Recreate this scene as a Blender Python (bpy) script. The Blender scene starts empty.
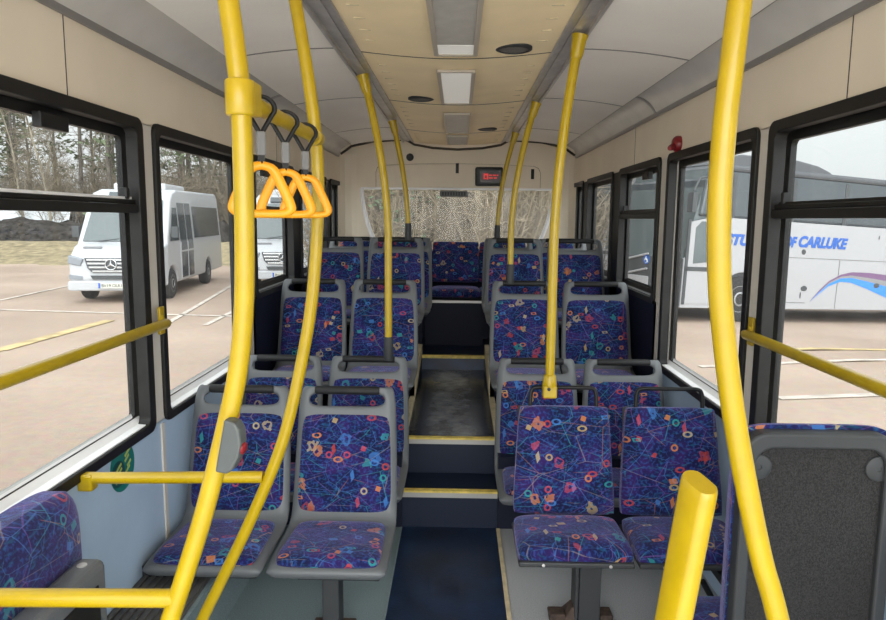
import bpy, math, random
from mathutils import Vector, Matrix, Euler
SC = bpy.context.scene
COL = SC.collection
R = math.radians
H = 1.55          # camera height above the low floor
LW, RW = -1.15, 1.10   # inner faces of the two side walls
GZ = -0.36        # road level

# ------------------------------------------------------------------ helpers
class MB:
    """collects shapes, links them as ONE mesh object"""
    def __init__(s): s.v = []; s.f = []; s.uv = []; s.sm = []
    def add(s, vs, fs, uvs=None, smooth=False):
        o = len(s.v); s.v += [tuple(p) for p in vs]
        for i, f in enumerate(fs):
            s.f.append(tuple(o + k for k in f)); s.sm.append(smooth)
            s.uv.append([uvs[k] for k in f] if uvs else None)
        return s
    def box(s, c, d, rot=None, smooth=False):
        x, y, z = d[0]/2, d[1]/2, d[2]/2
        P = [Vector(p) for p in ((-x,-y,-z),(x,-y,-z),(x,y,-z),(-x,y,-z),(-x,-y,z),(x,-y,z),(x,y,z),(-x,y,z))]
        if rot is not None:
            m = Euler(rot).to_matrix() if not isinstance(rot, Matrix) else rot
            P = [m @ p for p in P]
        P = [p + Vector(c) for p in P]
        return s.add(P, [(0,3,2,1),(4,5,6,7),(0,1,5,4),(1,2,6,5),(2,3,7,6),(3,0,4,7)], smooth=smooth)
    def span(s, a, b): return s.box([(a[i]+b[i])/2 for i in range(3)], [abs(b[i]-a[i]) for i in range(3)])
    def tube(s, pts, r, seg=12, cap=True, sq=None, smooth=True):
        pts = [Vector(p) for p in pts]; n = len(pts)
        rs = r if isinstance(r, (list, tuple)) else [r]*n
        T = []
        for i in range(n):
            t = pts[min(i+1, n-1)] - pts[max(i-1, 0)]; T.append(t.normalized())
        u = T[0].orthogonal().normalized()
        if sq: u = Vector(sq) - T[0]*Vector(sq).dot(T[0]); u.normalize()
        vs, fs = [], []
        for i in range(n):
            u = (u - T[i]*u.dot(T[i])).normalized(); w = T[i].cross(u)
            for k in range(seg):
                a = 2*math.pi*k/seg + (math.pi/seg if seg == 4 else 0)
                vs.append(pts[i] + (u*math.cos(a) + w*math.sin(a))*rs[i])
        for i in range(n-1):
            for k in range(seg):
                k2 = (k+1) % seg
                fs.append((i*seg+k, i*seg+k2, (i+1)*seg+k2, (i+1)*seg+k))
        if cap: fs += [tuple(range(seg-1, -1, -1)), tuple(range((n-1)*seg, n*seg))]
        return s.add(vs, fs, smooth=smooth)
    def lathe(s, c, prof, axis='z', seg=24, smooth=True):
        """prof: list of (radius, height) along axis"""
        vs, fs = [], []
        for (r, h) in prof:
            for k in range(seg):
                a = 2*math.pi*k/seg; p = (r*math.cos(a), r*math.sin(a), h)
                if axis == 'x': p = (p[2], p[0], p[1])
                if axis == 'y': p = (p[0], p[2], p[1])
                vs.append(Vector(p) + Vector(c))
        n = len(prof)
        for i in range(n-1):
            for k in range(seg):
                k2 = (k+1) % seg; fs.append((i*seg+k, i*seg+k2, (i+1)*seg+k2, (i+1)*seg+k))
        fs += [tuple(range(seg-1, -1, -1)), tuple(range((n-1)*seg, n*seg))]
        return s.add(vs, fs, smooth=smooth)
    def prism(s, poly, a, b, axis='x', smooth=False):
        """closed 2D polygon extruded from a to b along axis"""
        def mk(p, t):
            if axis == 'x': return (t, p[0], p[1])
            if axis == 'y': return (p[0], t, p[1])
            return (p[0], p[1], t)
        n = len(poly)
        vs = [mk(p, a) for p in poly] + [mk(p, b) for p in poly]
        fs = [tuple(range(n-1, -1, -1)), tuple(range(n, 2*n))]
        fs += [(i, (i+1) % n, n+(i+1) % n, n+i) for i in range(n)]
        return s.add(vs, fs, smooth=smooth)
    def grid(s, rows, uvs=None, smooth=True, flip=False):
        n, m = len(rows), len(rows[0]); vs = [p for r_ in rows for p in r_]
        fs = []
        for i in range(n-1):
            for j in range(m-1):
                f = (i*m+j, i*m+j+1, (i+1)*m+j+1, (i+1)*m+j); fs.append(f[::-1] if flip else f)
        return s.add(vs, fs, [q for r_ in uvs for q in r_] if uvs else None, smooth=smooth)
    def build(s, name, mat, parent=None, bevel=0, seg=2, fix=True, sub=0, solid=0, soff=-1):
        me = bpy.data.meshes.new(name); me.from_pydata(s.v, [], s.f); 
        if any(s.uv):
            ul = me.uv_layers.new(name='UVMap')
            li = 0
            for f, uv in zip(s.f, s.uv):
                for k in range(len(f)):
                    ul.data[li].uv = uv[k] if uv else (0, 0); li += 1
        me.polygons.foreach_set('use_smooth', s.sm)
        if fix:
            import bmesh
            bm = bmesh.new(); bm.from_mesh(me); bmesh.ops.recalc_face_normals(bm, faces=bm.faces); bm.to_mesh(me); bm.free()
        me.materials.append(mat)
        o = bpy.data.objects.new(name, me); COL.objects.link(o)
        if parent: o.parent = parent
        if solid:
            m = o.modifiers.new('solid', 'SOLIDIFY'); m.thickness = solid; m.offset = soff
        if bevel:
            m = o.modifiers.new('bevel', 'BEVEL'); m.width = bevel; m.segments = seg; m.limit_method = 'ANGLE'; m.angle_limit = R(40)
        if sub:
            m = o.modifiers.new('sub', 'SUBSURF'); m.levels = sub; m.render_levels = sub
        if any(s.sm) and not sub:
            m = o.modifiers.new('edges', 'EDGE_SPLIT'); m.split_angle = R(48)
        me.update()
        return o

def tag(o, label=None, cat=None, group=None, kind=None):
    if label: o['label'] = label
    if cat: o['category'] = cat
    if group: o['group'] = group
    if kind: o['kind'] = kind
    return o
def empty(name, loc=(0,0,0), rot=(0,0,0), label=None, cat=None, group=None, kind=None):
    o = bpy.data.objects.new(name, None); o.empty_display_size = .1
    COL.objects.link(o); o.location = loc; o.rotation_euler = rot
    return tag(o, label, cat, group, kind)
def copy_tree(o, parent=None):
    c = o.copy(); COL.objects.link(c); c.parent = parent
    for ch in [x for x in bpy.data.objects if x.parent == o]: copy_tree(ch, c)
    return c
def smoothpath(pts, k=6):
    """Catmull-Rom through pts"""
    P = [Vector(p) for p in pts]; P = [P[0]*2-P[1]] + P + [P[-1]*2-P[-2]]; out = []
    for i in range(1, len(P)-2):
        a, b, c, d = P[i-1:i+3]
        for j in range(k):
            t = j/k
            out.append(.5*((2*b) + (c-a)*t + (2*a-5*b+4*c-d)*t*t + (3*b-a-3*c+d)*t**3))
    out.append(P[-2]); return out
def rrect(u0, u1, v0, v1, r, n=5):
    out = []
    for (cu, cv, a0) in ((u1-r, v1-r, 0), (u0+r, v1-r, 90), (u0+r, v0+r, 180), (u1-r, v0+r, 270)):
        for k in range(n+1):
            a = R(a0 + 90*k/n); out.append((cu + r*math.cos(a), cv + r*math.sin(a)))
    return out

# ------------------------------------------------------------------ materials
def mat(name, col, rough=.5, metal=0, spec=.5, noise=0, nscale=8, bump=0, bscale=60, coat=0, sheen=0, emit=None, es=0, detail=4):
    m = bpy.data.materials.new(name); m.use_nodes = True
    nt = m.node_tree; N = nt.nodes; L = nt.links; b = N['Principled BSDF']
    b.inputs['Base Color'].default_value = (*col, 1); b.inputs['Roughness'].default_value = rough
    b.inputs['Metallic'].default_value = metal; b.inputs['Specular IOR Level'].default_value = spec
    b.inputs['Coat Weight'].default_value = coat; b.inputs['Sheen Weight'].default_value = sheen
    if emit: b.inputs['Emission Color'].default_value = (*emit, 1); b.inputs['Emission Strength'].default_value = es
    tc = N.new('ShaderNodeTexCoord')
    if noise:
        n = N.new('ShaderNodeTexNoise'); n.inputs['Scale'].default_value = nscale; n.inputs['Detail'].default_value = detail
        L.new(tc.outputs['Object'], n.inputs['Vector'])
        r = N.new('ShaderNodeMapRange'); r.inputs['From Min'].default_value = .3; r.inputs['From Max'].default_value = .7
        r.inputs['To Min'].default_value = 1-noise; r.inputs['To Max'].default_value = 1+noise
        L.new(n.outputs['Fac'], r.inputs['Value'])
        x = N.new('ShaderNodeMix'); x.data_type = 'RGBA'; x.blend_type = 'MULTIPLY'; x.inputs['Factor'].default_value = 1
        x.inputs['A'].default_value = (*col, 1); L.new(r.outputs['Result'], x.inputs['B']); L.new(x.outputs['Result'], b.inputs['Base Color'])
    if bump:
        n2 = N.new('ShaderNodeTexNoise'); n2.inputs['Scale'].default_value = bscale; L.new(tc.outputs['Object'], n2.inputs['Vector'])
        bp = N.new('ShaderNodeBump'); bp.inputs['Strength'].default_value = bump; bp.inputs['Distance'].default_value = .01
        L.new(n2.outputs['Fac'], bp.inputs['Height']); L.new(bp.outputs['Normal'], b.inputs['Normal'])
    return m

def fabric_mat():
    m = bpy.data.materials.new('moquette'); m.use_nodes = True
    nt = m.node_tree; N = nt.nodes; L = nt.links; b = N['Principled BSDF']
    b.inputs['Roughness'].default_value = .9; b.inputs['Sheen Weight'].default_value = .42; b.inputs['Sheen Roughness'].default_value = .4
    b.inputs['Sheen Tint'].default_value = (.6, .55, 1, 1); b.inputs['Specular IOR Level'].default_value = .15
    uvn = N.new('ShaderNodeUVMap'); oi = N.new('ShaderNodeObjectInfo')
    def math_(op, a, c=None, clamp=False):
        n = N.new('ShaderNodeMath'); n.operation = op; n.use_clamp = clamp
        for i, x in enumerate((a, c)):
            if x is None: continue
            if isinstance(x, (int, float)): n.inputs[i].default_value = x
            else: L.new(x, n.inputs[i])
        return n.outputs[0]
    off = N.new('ShaderNodeVectorMath'); off.operation = 'ADD'
    cx = N.new('ShaderNodeCombineXYZ'); L.new(math_('MULTIPLY', oi.outputs['Random'], 9.0), cx.inputs[0]); L.new(math_('MULTIPLY', oi.outputs['Random'], 23.0), cx.inputs[1])
    L.new(uvn.outputs[0], off.inputs[0]); L.new(cx.outputs[0], off.inputs[1]); base = off.outputs[0]
    def mapped(rot=0, loc=(0,0,0), sc=(1,1,1)):
        mp = N.new('ShaderNodeMapping'); mp.inputs['Location'].default_value = loc
        mp.inputs['Rotation'].default_value = (0,0,R(rot)); mp.inputs['Scale'].default_value = sc
        L.new(base, mp.inputs['Vector']); return mp.outputs[0]
    def noise(vec, sc, det=2):
        n = N.new('ShaderNodeTexNoise'); n.noise_dimensions = '2D'; n.inputs['Scale'].default_value = sc; n.inputs['Detail'].default_value = det
        L.new(vec, n.inputs['Vector']); return n
    def ramp(fac, stops, const=False):
        r = N.new('ShaderNodeValToRGB'); e = r.color_ramp
        if const: e.interpolation = 'CONSTANT'
        while len(e.elements) < len(stops): e.elements.new(.5)
        for el, (p, c) in zip(e.elements, stops): el.position = p; el.color = (*c, 1)
        L.new(fac, r.inputs[0]); return r.outputs[0]
    def mix(fac, a, c):
        x = N.new('ShaderNodeMix'); x.data_type = 'RGBA'
        L.new(fac, x.inputs['Factor'])
        for k, s_ in (('A', a), ('B', c)):
            if isinstance(s_, tuple): x.inputs[k].default_value = (*s_, 1)
            else: L.new(s_, x.inputs[k])
        return x.outputs['Result']
    def less(a, t): return math_('LESS_THAN', a, t)
    # ground: navy and purple patches with finer blue flecks
    col = ramp(noise(mapped(), 9, 3).outputs['Fac'], [(.35, (.008,.009,.042)), (.5, (.012,.011,.070)), (.62, (.028,.012,.092))])
    fl = ramp(noise(mapped(30, (3,1,0)), 85, 3).outputs['Fac'], [(.5, (0,0,0)), (.66, (1,1,1))])
    col = mix(math_('MULTIPLY', fl, .55), col, (.022,.075,.27))
    fl2 = ramp(noise(mapped(70, (1,7,0), (1,3,1)), 32, 2).outputs['Fac'], [(.58, (0,0,0)), (.72, (1,1,1))])
    col = mix(math_('MULTIPLY', fl2, .4), col, (.012,.12,.22))
    # crossing threads
    for (rot, loc, sc, thr, amt, c) in ((12,(0,0,0),(7,13,1),.012,.34,(.08,.20,.50)), (55,(5,2,0),(6,10,1),.010,.30,(.22,.10,.36)), (-35,(2,9,0),(5,9,1),.010,.34,(.05,.30,.36)), (80,(8,4,0),(4,7,1),.007,.34,(.42,.17,.08)), (-8,(4,4,0),(3,8,1),.007,.28,(.38,.30,.20)), (33,(7,7,0),(9,12,1),.010,.30,(.07,.24,.40))):
        v = N.new('ShaderNodeTexVoronoi'); v.voronoi_dimensions = '2D'; v.feature = 'DISTANCE_TO_EDGE'; v.inputs['Scale'].default_value = 1
        L.new(mapped(rot, loc, sc), v.inputs['Vector'])
        gate = ramp(noise(mapped(rot+40, loc), 7, 1).outputs['Fac'], [(.42, (0,0,0)), (.5, (1,1,1))])
        col = mix(math_('MULTIPLY', math_('MULTIPLY', less(v.outputs['Distance'], thr), gate), amt), col, c)
    pal = [(0,(.42,.05,.03)), (.18,(.58,.20,.045)), (.34,(.46,.33,.12)), (.44,(.03,.28,.28)), (.60,(.05,.18,.48)), (.8,(.45,.06,.08)), (.93,(.48,.38,.20))]
    # little motifs: rings, discs, diamonds, bars
    for (rot, loc, sc, metric, lo, hi, thr) in (
            (0,(0,0,0),(13,13,1),'EUCLIDEAN',.10,.19,.45), (33,(4,7,0),(9,14,1),'MANHATTAN',0,.20,.22),
            (-30,(9,3,0),(20,7.5,1),'CHEBYCHEV',0,.14,.30), (60,(1,5,0),(11,18,1),'EUCLIDEAN',.12,.22,.32),
            (20,(6,1,0),(26,26,1),'CHEBYCHEV',0,.26,.08), (-55,(2,2,0),(9,20,1),'MANHATTAN',.10,.20,.3)):
        v = N.new('ShaderNodeTexVoronoi'); v.voronoi_dimensions = '2D'; v.feature = 'F1'; v.distance = metric
        v.inputs['Scale'].default_value = 1; v.inputs['Randomness'].default_value = .75
        L.new(mapped(rot, loc, sc), v.inputs['Vector'])
        sp = N.new('ShaderNodeSeparateColor'); L.new(v.outputs['Color'], sp.inputs[0])
        d = v.outputs['Distance']
        mk = math_('MULTIPLY', less(d, hi), math_('GREATER_THAN', d, lo))
        mk = math_('MULTIPLY', mk, less(sp.outputs[0], thr*.42))
        col = mix(math_('MULTIPLY', mk, .66), col, ramp(sp.outputs[1], pal, True))
    # larger ragged figures
    for (rot, loc, sc, lo, hi, thr) in ((25,(3,5,0),9,.05,.20,.16), (-15,(8,8,0),11,.0,.17,.14), (70,(5,9,0),10,.09,.21,.14)):
        v = N.new('ShaderNodeTexVoronoi'); v.voronoi_dimensions = '2D'; v.feature = 'F1'; v.inputs['Scale'].default_value = sc; v.inputs['Randomness'].default_value = .7
        L.new(mapped(rot, loc), v.inputs['Vector'])
        sp = N.new('ShaderNodeSeparateColor'); L.new(v.outputs['Color'], sp.inputs[0])
        wob = math_('MULTIPLY', math_('SUBTRACT', noise(mapped(rot, loc), 45, 1).outputs['Fac'], .5), .34)
        d = math_('ADD', v.outputs['Distance'], wob)
        mk = math_('MULTIPLY', math_('MULTIPLY', less(d, hi), math_('GREATER_THAN', d, lo)), less(sp.outputs[0], thr))
        col = mix(math_('MULTIPLY', mk, .5), col, ramp(sp.outputs[1], pal, True))
    L.new(col, b.inputs['Base Color'])
    n2 = noise(mapped(), 700, 1); bp = N.new('ShaderNodeBump'); bp.inputs['Strength'].default_value = .25; bp.inputs['Distance'].default_value = .004
    L.new(n2.outputs['Fac'], bp.inputs['Height']); L.new(bp.outputs['Normal'], b.inputs['Normal'])
    return m

def glass_mat(name, tint=(.76,.78,.775), haze=.05, gloss=.016):
    m = bpy.data.materials.new(name); m.use_nodes = True
    nt = m.node_tree; N = nt.nodes; L = nt.links; N.remove(N['Principled BSDF']); out = N['Material Output']
    t = N.new('ShaderNodeBsdfTransparent'); t.inputs[0].default_value = (*tint, 1)
    g = N.new('ShaderNodeBsdfGlossy'); g.inputs['Roughness'].default_value = .02
    h = N.new('ShaderNodeBsdfTranslucent'); h.inputs[0].default_value = (.9,.9,.88,1)
    tc = N.new('ShaderNodeTexCoord'); mp = N.new('ShaderNodeMapping'); mp.inputs['Scale'].default_value = (3, 3, .8)
    n = N.new('ShaderNodeTexNoise'); n.inputs['Scale'].default_value = 3; n.inputs['Detail'].default_value = 6
    L.new(tc.outputs['Object'], mp.inputs[0]); L.new(mp.outputs[0], n.inputs['Vector'])
    r = N.new('ShaderNodeMapRange'); r.inputs['From Min'].default_value = .3; r.inputs['From Max'].default_value = .75
    r.inputs['To Min'].default_value = haze*.4; r.inputs['To Max'].default_value = haze*1.8; L.new(n.outputs['Fac'], r.inputs[0])
    m1 = N.new('ShaderNodeMixShader'); L.new(r.outputs[0], m1.inputs[0]); L.new(t.outputs[0], m1.inputs[1]); L.new(h.outputs[0], m1.inputs[2])
    m2 = N.new('ShaderNodeMixShader'); m2.inputs[0].default_value = gloss; L.new(m1.outputs[0], m2.inputs[1]); L.new(g.outputs[0], m2.inputs[2])
    L.new(m2.outputs[0], out.inputs[0]); return m

M = dict(
    fabric=fabric_mat(),
    shell=mat('grey_plastic', (.105,.112,.118), .42, bump=.08, bscale=250),
    grip=mat('grip_plastic', (.016,.016,.017), .55, spec=.3),
    shell_dark=mat('dark_plastic', (.032,.034,.036), .5, spec=.35),
    black=mat('black_plastic', (.009,.009,.0095), .45, spec=.3),
    rubber=mat('black_rubber', (.008,.008,.008), .5, spec=.3, noise=.3, nscale=20),
    alu_dark=mat('dark_frame', (.010,.0095,.009), .5, spec=.3, noise=.25, nscale=15),
    ledge=mat('white_ledge', (.85,.85,.86), .4),
    cream=mat('cream_panel', (.74,.65,.52), .6, noise=.04, nscale=3),
    ceil=mat('cream_ceiling', (.90,.74,.47), .5, noise=.06, nscale=4),
    ceil_side=mat('grey_ceiling', (.85,.82,.77), .6, noise=.03, nscale=3),
    metal=mat('grey_metal', (.50,.48,.46), .35, metal=.5, noise=.15, nscale=12),
    duct=mat('duct_plastic', (.58,.56,.53), .18, noise=.06, nscale=6),
    duct_dark=mat('duct_trim', (.20,.19,.18), .35),
    seam=mat('seam', (.05,.04,.03), .8),
    blue_wall=mat('pale_blue_laminate', (.40,.52,.66), .45, noise=.05, nscale=5),
    navy_wall=mat('navy_panel', (.006,.008,.020), .55, spec=.2),
    white_pillar=mat('white_pillar', (.62,.58,.52), .5),
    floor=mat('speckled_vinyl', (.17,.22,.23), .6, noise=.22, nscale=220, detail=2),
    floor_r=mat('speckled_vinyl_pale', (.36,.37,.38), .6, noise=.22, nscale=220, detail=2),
    riser=mat('dark_riser', (.004,.010,.027), .5, spec=.3),
    aisle=mat('navy_vinyl', (.005,.017,.048), .42, noise=.5, nscale=6, bump=.08, bscale=90, detail=8),
    aisle_up=mat('navy_vinyl_sheen', (.006,.013,.030), .20, spec=.9, noise=.6, nscale=5, bump=.10, bscale=25, detail=8),
    nosing=mat('yellow_nosing', (.60,.46,.10), .45, noise=.25, nscale=30),
    nosing_metal=mat('nosing_metal', (.36,.35,.33), .4, metal=.6),
    kerb=mat('cream_kerb', (.56,.47,.30), .6, noise=.2, nscale=20),
    yellow=mat('yellow_coating', (.42,.286,.002), .30, noise=.07, nscale=18, coat=.15),
    orange=mat('orange_plastic', (.85,.36,.01), .35),
    strap=mat('strap_grey', (.16,.16,.16), .6),
    red=mat('red_plastic', (.18,.008,.012), .35),
    rust=mat('rusty_metal', (.055,.034,.024), .8, noise=.6, nscale=40),
    carpet=mat('charcoal_carpet', (.017,.016,.016), .95, noise=.7, nscale=260, bump=.5, bscale=300, detail=2),
    ribbed=mat('ribbed_rubber', (.08,.078,.074), .55),
    diffuser=mat('light_diffuser', (.50,.48,.44), .3, noise=.12, nscale=14),
    diffuser_lit=mat('lit_diffuser', (.75,.74,.70), .3, emit=(1,.97,.90), es=.12),
    light_frame=mat('light_frame', (.45,.40,.33), .35),
    speaker=mat('speaker_grille', (.13,.12,.11), .6, bump=.5, bscale=300),
    screen=mat('dark_screen', (.02,.012,.012), .25),
    led=mat('red_led', (.3,.01,.01), .4, emit=(1,.05,.05), es=.30),
    sticker=mat('green_sticker', (.005,.16,.14), .5),
    sticker_ink=mat('sticker_yellow', (.42,.50,.12), .5),
    sticker_dark=mat('sticker_dark', (.005,.06,.055), .5),
    glass=glass_mat('window_glass', haze=.010),
    rear_glass=glass_mat('dusty_rear_glass', (.76,.77,.74), .05, .006),
)

def paint_sheen(m):  # paints the rear window's white glare as a patchy pale band along the aisle
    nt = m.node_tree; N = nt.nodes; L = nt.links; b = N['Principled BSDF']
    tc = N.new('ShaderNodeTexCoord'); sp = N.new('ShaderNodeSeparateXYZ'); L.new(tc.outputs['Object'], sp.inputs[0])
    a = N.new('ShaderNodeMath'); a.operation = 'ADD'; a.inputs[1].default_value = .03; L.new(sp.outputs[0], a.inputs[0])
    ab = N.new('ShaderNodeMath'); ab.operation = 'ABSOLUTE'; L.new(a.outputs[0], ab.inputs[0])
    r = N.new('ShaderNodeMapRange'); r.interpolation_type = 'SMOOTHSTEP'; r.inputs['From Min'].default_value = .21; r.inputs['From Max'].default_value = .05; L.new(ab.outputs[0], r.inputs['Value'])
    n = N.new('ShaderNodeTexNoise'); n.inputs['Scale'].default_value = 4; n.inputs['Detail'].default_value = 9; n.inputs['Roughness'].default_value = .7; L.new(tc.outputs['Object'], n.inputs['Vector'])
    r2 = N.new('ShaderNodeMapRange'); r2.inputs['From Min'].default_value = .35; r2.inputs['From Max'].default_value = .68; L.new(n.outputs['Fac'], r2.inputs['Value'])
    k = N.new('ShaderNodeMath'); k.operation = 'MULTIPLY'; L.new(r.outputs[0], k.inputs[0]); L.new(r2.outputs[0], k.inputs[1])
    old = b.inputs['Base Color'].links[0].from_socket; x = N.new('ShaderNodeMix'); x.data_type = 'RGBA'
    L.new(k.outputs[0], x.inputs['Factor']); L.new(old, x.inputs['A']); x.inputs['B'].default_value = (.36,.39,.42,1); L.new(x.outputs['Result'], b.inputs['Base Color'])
paint_sheen(M['aisle_up'])
# ------------------------------------------------------------------ the bus: floor and steps
def struct(name, mb, m, parent=None, **k):
    o = mb.build(name, m, parent, **k)
    if parent is None: o['kind'] = 'structure'
    return o
AX0, AX1 = -.270, .210       # aisle edges
FY = -.45; FF = .70
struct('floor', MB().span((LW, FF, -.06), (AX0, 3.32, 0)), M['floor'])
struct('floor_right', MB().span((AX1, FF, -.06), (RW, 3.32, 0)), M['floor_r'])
struct('floor_aisle', MB().span((AX0, FF, -.06), (AX1, 3.32, .003)), M['aisle'])
t = MB(); t.span((AX1-.004, FF, 0), (AX1+.014, 3.31, .007)); struct('trim_1', t, M['kerb'])
t = MB(); t.span((AX0-.008, FF, 0), (AX0+.002, 3.31, .006)); struct('trim_2', t, M['floor'])
# two steps up to the raised aisle
st = empty('step', (0,0,0), kind='structure')
m_ = MB(); m_.span((AX0, 3.32, -.06), (AX1, 3.60, .188)); m_.span((AX0, 3.585, .0), (AX1, 3.66, .378)); m_.build('riser', M['riser'], st)
for (y, z) in ((3.32, .196), (3.585, .386)):
    m_ = MB(); m_.span((AX0, y-.006, z-.010), (AX1, y+.028, z)); m_.build('nosing', M['nosing'], st)
    m_ = MB(); m_.span((AX0, y-.008, z-.034), (AX1, y+.003, z-.010)); m_.build('nosing_strip', M['nosing_metal'], st)
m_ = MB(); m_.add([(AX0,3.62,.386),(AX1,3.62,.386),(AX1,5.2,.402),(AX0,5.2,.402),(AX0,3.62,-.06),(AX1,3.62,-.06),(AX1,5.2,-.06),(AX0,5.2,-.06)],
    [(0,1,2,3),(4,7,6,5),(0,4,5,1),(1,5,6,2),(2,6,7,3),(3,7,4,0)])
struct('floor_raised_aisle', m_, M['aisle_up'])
struct('floor_rear_aisle', MB().span((AX0, 5.2, -.06), (AX1, 5.67, .505)), M['aisle'])
m_ = MB(); m_.span((AX0, 5.19, .492), (AX1, 5.225, .515)); struct('trim_3', m_, M['nosing'])
struct('floor_engine_hump', MB().span((AX0-.0, 5.67, -.06), (AX1+.0, 6.74, .865)), M['navy_wall'])
m_ = MB(); m_.span((AX0, 5.662, .862), (AX1, 5.69, .882)); struct('trim_4', m_, M['nosing_metal'])
# podiums the raised seats stand on
for (x0, x1, nm) in ((LW, AX0-.0015, 'floor_podium_left'), (AX1+.0015, RW, 'floor_podium_right')):
    m_ = MB(); m_.span((x0, 3.32, -.06), (x1, 4.32, .375)); m_.span((x0, 4.32, -.06), (x1, 5.70, .56)); m_.span((x0, 5.70, -.06), (x1, 6.74, .865))
    struct(nm, m_, M['navy_wall'])
    xa, xb = (x1-.03, x1+.004) if x0 < 0 else (x0-.004, x0+.03)
    m_ = MB(); m_.span((xa, 3.60, .36), (xb, 4.33, .42)); m_.add([(xa,4.32,.40),(xb,4.32,.40),(xb,5.2,.53),(xa,5.2,.53),(xa,4.32,.60),(xb,4.32,.60),(xb,5.2,.60),(xa,5.2,.60)],
        [(0,3,2,1),(4,5,6,7),(0,1,5,4),(1,2,6,5),(2,3,7,6),(3,0,4,7)])
    struct('trim_5' if x0 < 0 else 'trim_6', m_, M['kerb'])

# ------------------------------------------------------------------ side walls and windows
WT, WB = 1.885, .760
WINS = [(-.30,.86), (.96,2.505), (2.62,3.70), (3.855,4.80), (5.02,5.99), (6.20,6.72)]
SILL = [WB, WB, WB, 1.10, 1.10, 1.10]
TRANS = [False, True, False, True, False, False]
def wall(sgn, X, name):
    Xo = X + sgn*.07
    lo, hi = min(X, Xo), max(X, Xo)
    w = empty(name, kind='structure')
    m_ = MB(); m_.span((lo, FY, 0.0), (hi, 3.82, WB+.004)); m_.build('lower_panel', M['blue_wall'], w)
    m_ = MB(); m_.span((lo, 3.82, 0.0), (hi, 6.75, 1.104)); m_.build('rear_lower_panel', M['navy_wall'], w)
    m_ = MB(); m_.span((lo, FY, WT-.004), (hi, 6.75, 2.18)); m_.build('upper_panel', M['cream'], w)
    ed = [FY]
    for (a, b) in WINS: ed += [a, b]
    ed += [6.75]
    for i in range(0, len(ed), 2):
        m_ = MB(); m_.span((lo, ed[i]-.004, WB), (hi, ed[i+1]+.004, WT))
        m_.build('pillar', M['white_pillar'] if i < 7 else M['alu_dark'], w)
    return w
def ring(mb, X0, X1, ra, rb):
    """ring between closed loops ra (outer) and rb (inner), extruded from X0 to X1"""
    n = len(ra)
    vs = [(X0, *p) for p in ra] + [(X0, *p) for p in rb] + [(X1, *p) for p in ra] + [(X1, *p) for p in rb]
    fs = []
    for i in range(n):
        j = (i+1) % n
        fs += [(i, j, n+j, n+i), (2*n+i, 3*n+i, 3*n+j, 2*n+j), (i, 2*n+i, 2*n+j, j), (n+i, n+j, 3*n+j, 3*n+i)]
    mb.add(vs, fs)
wn = [0]
def window(sgn, X, Y0, Y1, Z0, Z1, trans):
    wn[0] += 1
    w = empty('window_%d' % wn[0], kind='structure')
    fw_ = .030 if not trans else .040
    m_ = MB(); o_, i_ = rrect(Y0-.012, Y1+.012, Z0-.012, Z1+.012, .04), rrect(Y0+fw_, Y1-fw_, Z0+.022, Z1-.028, .03)
    ring(m_, X-sgn*.014, X+sgn*.03, o_, i_); m_.build('frame', M['alu_dark'], w, bevel=.004)
    gw = .050 if not trans else .040
    m_ = MB(); ring(m_, X+sgn*.045, X+sgn*.066, rrect(Y0, Y1, Z0, Z1, .02), rrect(Y0+gw, Y1-gw, Z0+.05, Z1-.056, .02)); m_.build('gasket', M['rubber'], w)
    m_ = MB(); m_.add([(X+sgn*.03,Y0+.01,Z0+.024),(X+sgn*.03,Y1-.01,Z0+.024),(X+sgn*.062,Y1-.01,Z0+.060),(X+sgn*.062,Y0+.01,Z0+.060),
        (X-sgn*.002,Y0+.01,Z0+.022),(X-sgn*.002,Y1-.01,Z0+.022)], [(0,1,2,3),(4,5,1,0)]); m_.build('ledge', M['ledge'] if Z0 < 1 else M['alu_dark'], w, solid=.004)
    m_ = MB(); m_.span((X+sgn*.053, Y0+.02, Z0+.02), (X+sgn*.057, Y1-.02, Z1-.02)); m_.build('pane', M['glass'], w)
    if trans:
        m_ = MB(); m_.span((X-sgn*.006, Y0+.03, 1.562), (X+sgn*.05, Y1-.03, 1.592)); m_.span((X+sgn*.004, Y0+.03, 1.594), (X+sgn*.05, Y1-.03, 1.609)); m_.build('transom', M['alu_dark'], w, bevel=.003)
        m_ = MB(); m_.span((X+sgn*.012, Y0+.05, 1.608), (X+sgn*.05, Y1-.05, 1.618)); m_.build('transom_edge', M['ledge'] if (sgn < 0 and Y0 < 2) else M['alu_dark'], w)
        yc = {True: 2.012, False: 1.80}[sgn < 0] if Y0 < 2 else (Y0+Y1)/2 - .1
        m_ = MB(); m_.span((X+sgn*.012, yc-.07, 1.795), (X+sgn*.04, yc+.07, 1.84)); m_.build('latch', M['black'], w, bevel=.004)
        m_ = MB(); m_.span((X+sgn*.004, Y1-.100, 1.61), (X+sgn*.03, Y1-.078, 1.65)); m_.build('catch', M['black'], w, bevel=.004)
    return w
wall(-1, LW, 'wall_left'); wall(1, RW, 'wall_right')
for (sgn, X) in ((-1, LW), (1, RW)):
    for (a, b), z0, tr in zip(WINS, SILL, TRANS): window(sgn, X, a, b, z0, WT, tr)
# panel joints above the windows
for (X, ys) in ((LW, (2.06, 4.4)), (RW, (2.05, 4.45))):
    s_ = 1 if X < 0 else -1
    m_ = MB()
    for y in ys: m_.span((X-.001*s_, y-.002, 1.90), (X+.0012*s_, y+.002, 2.13))
    struct('trim_7' if X < 0 else 'trim_8', m_, M['seam'])
m_ = MB(); m_.span((LW-.001, 2.575, .02), (LW+.006, 2.60, WB-.01)); struct('trim_9', m_, M['white_pillar'])
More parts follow.
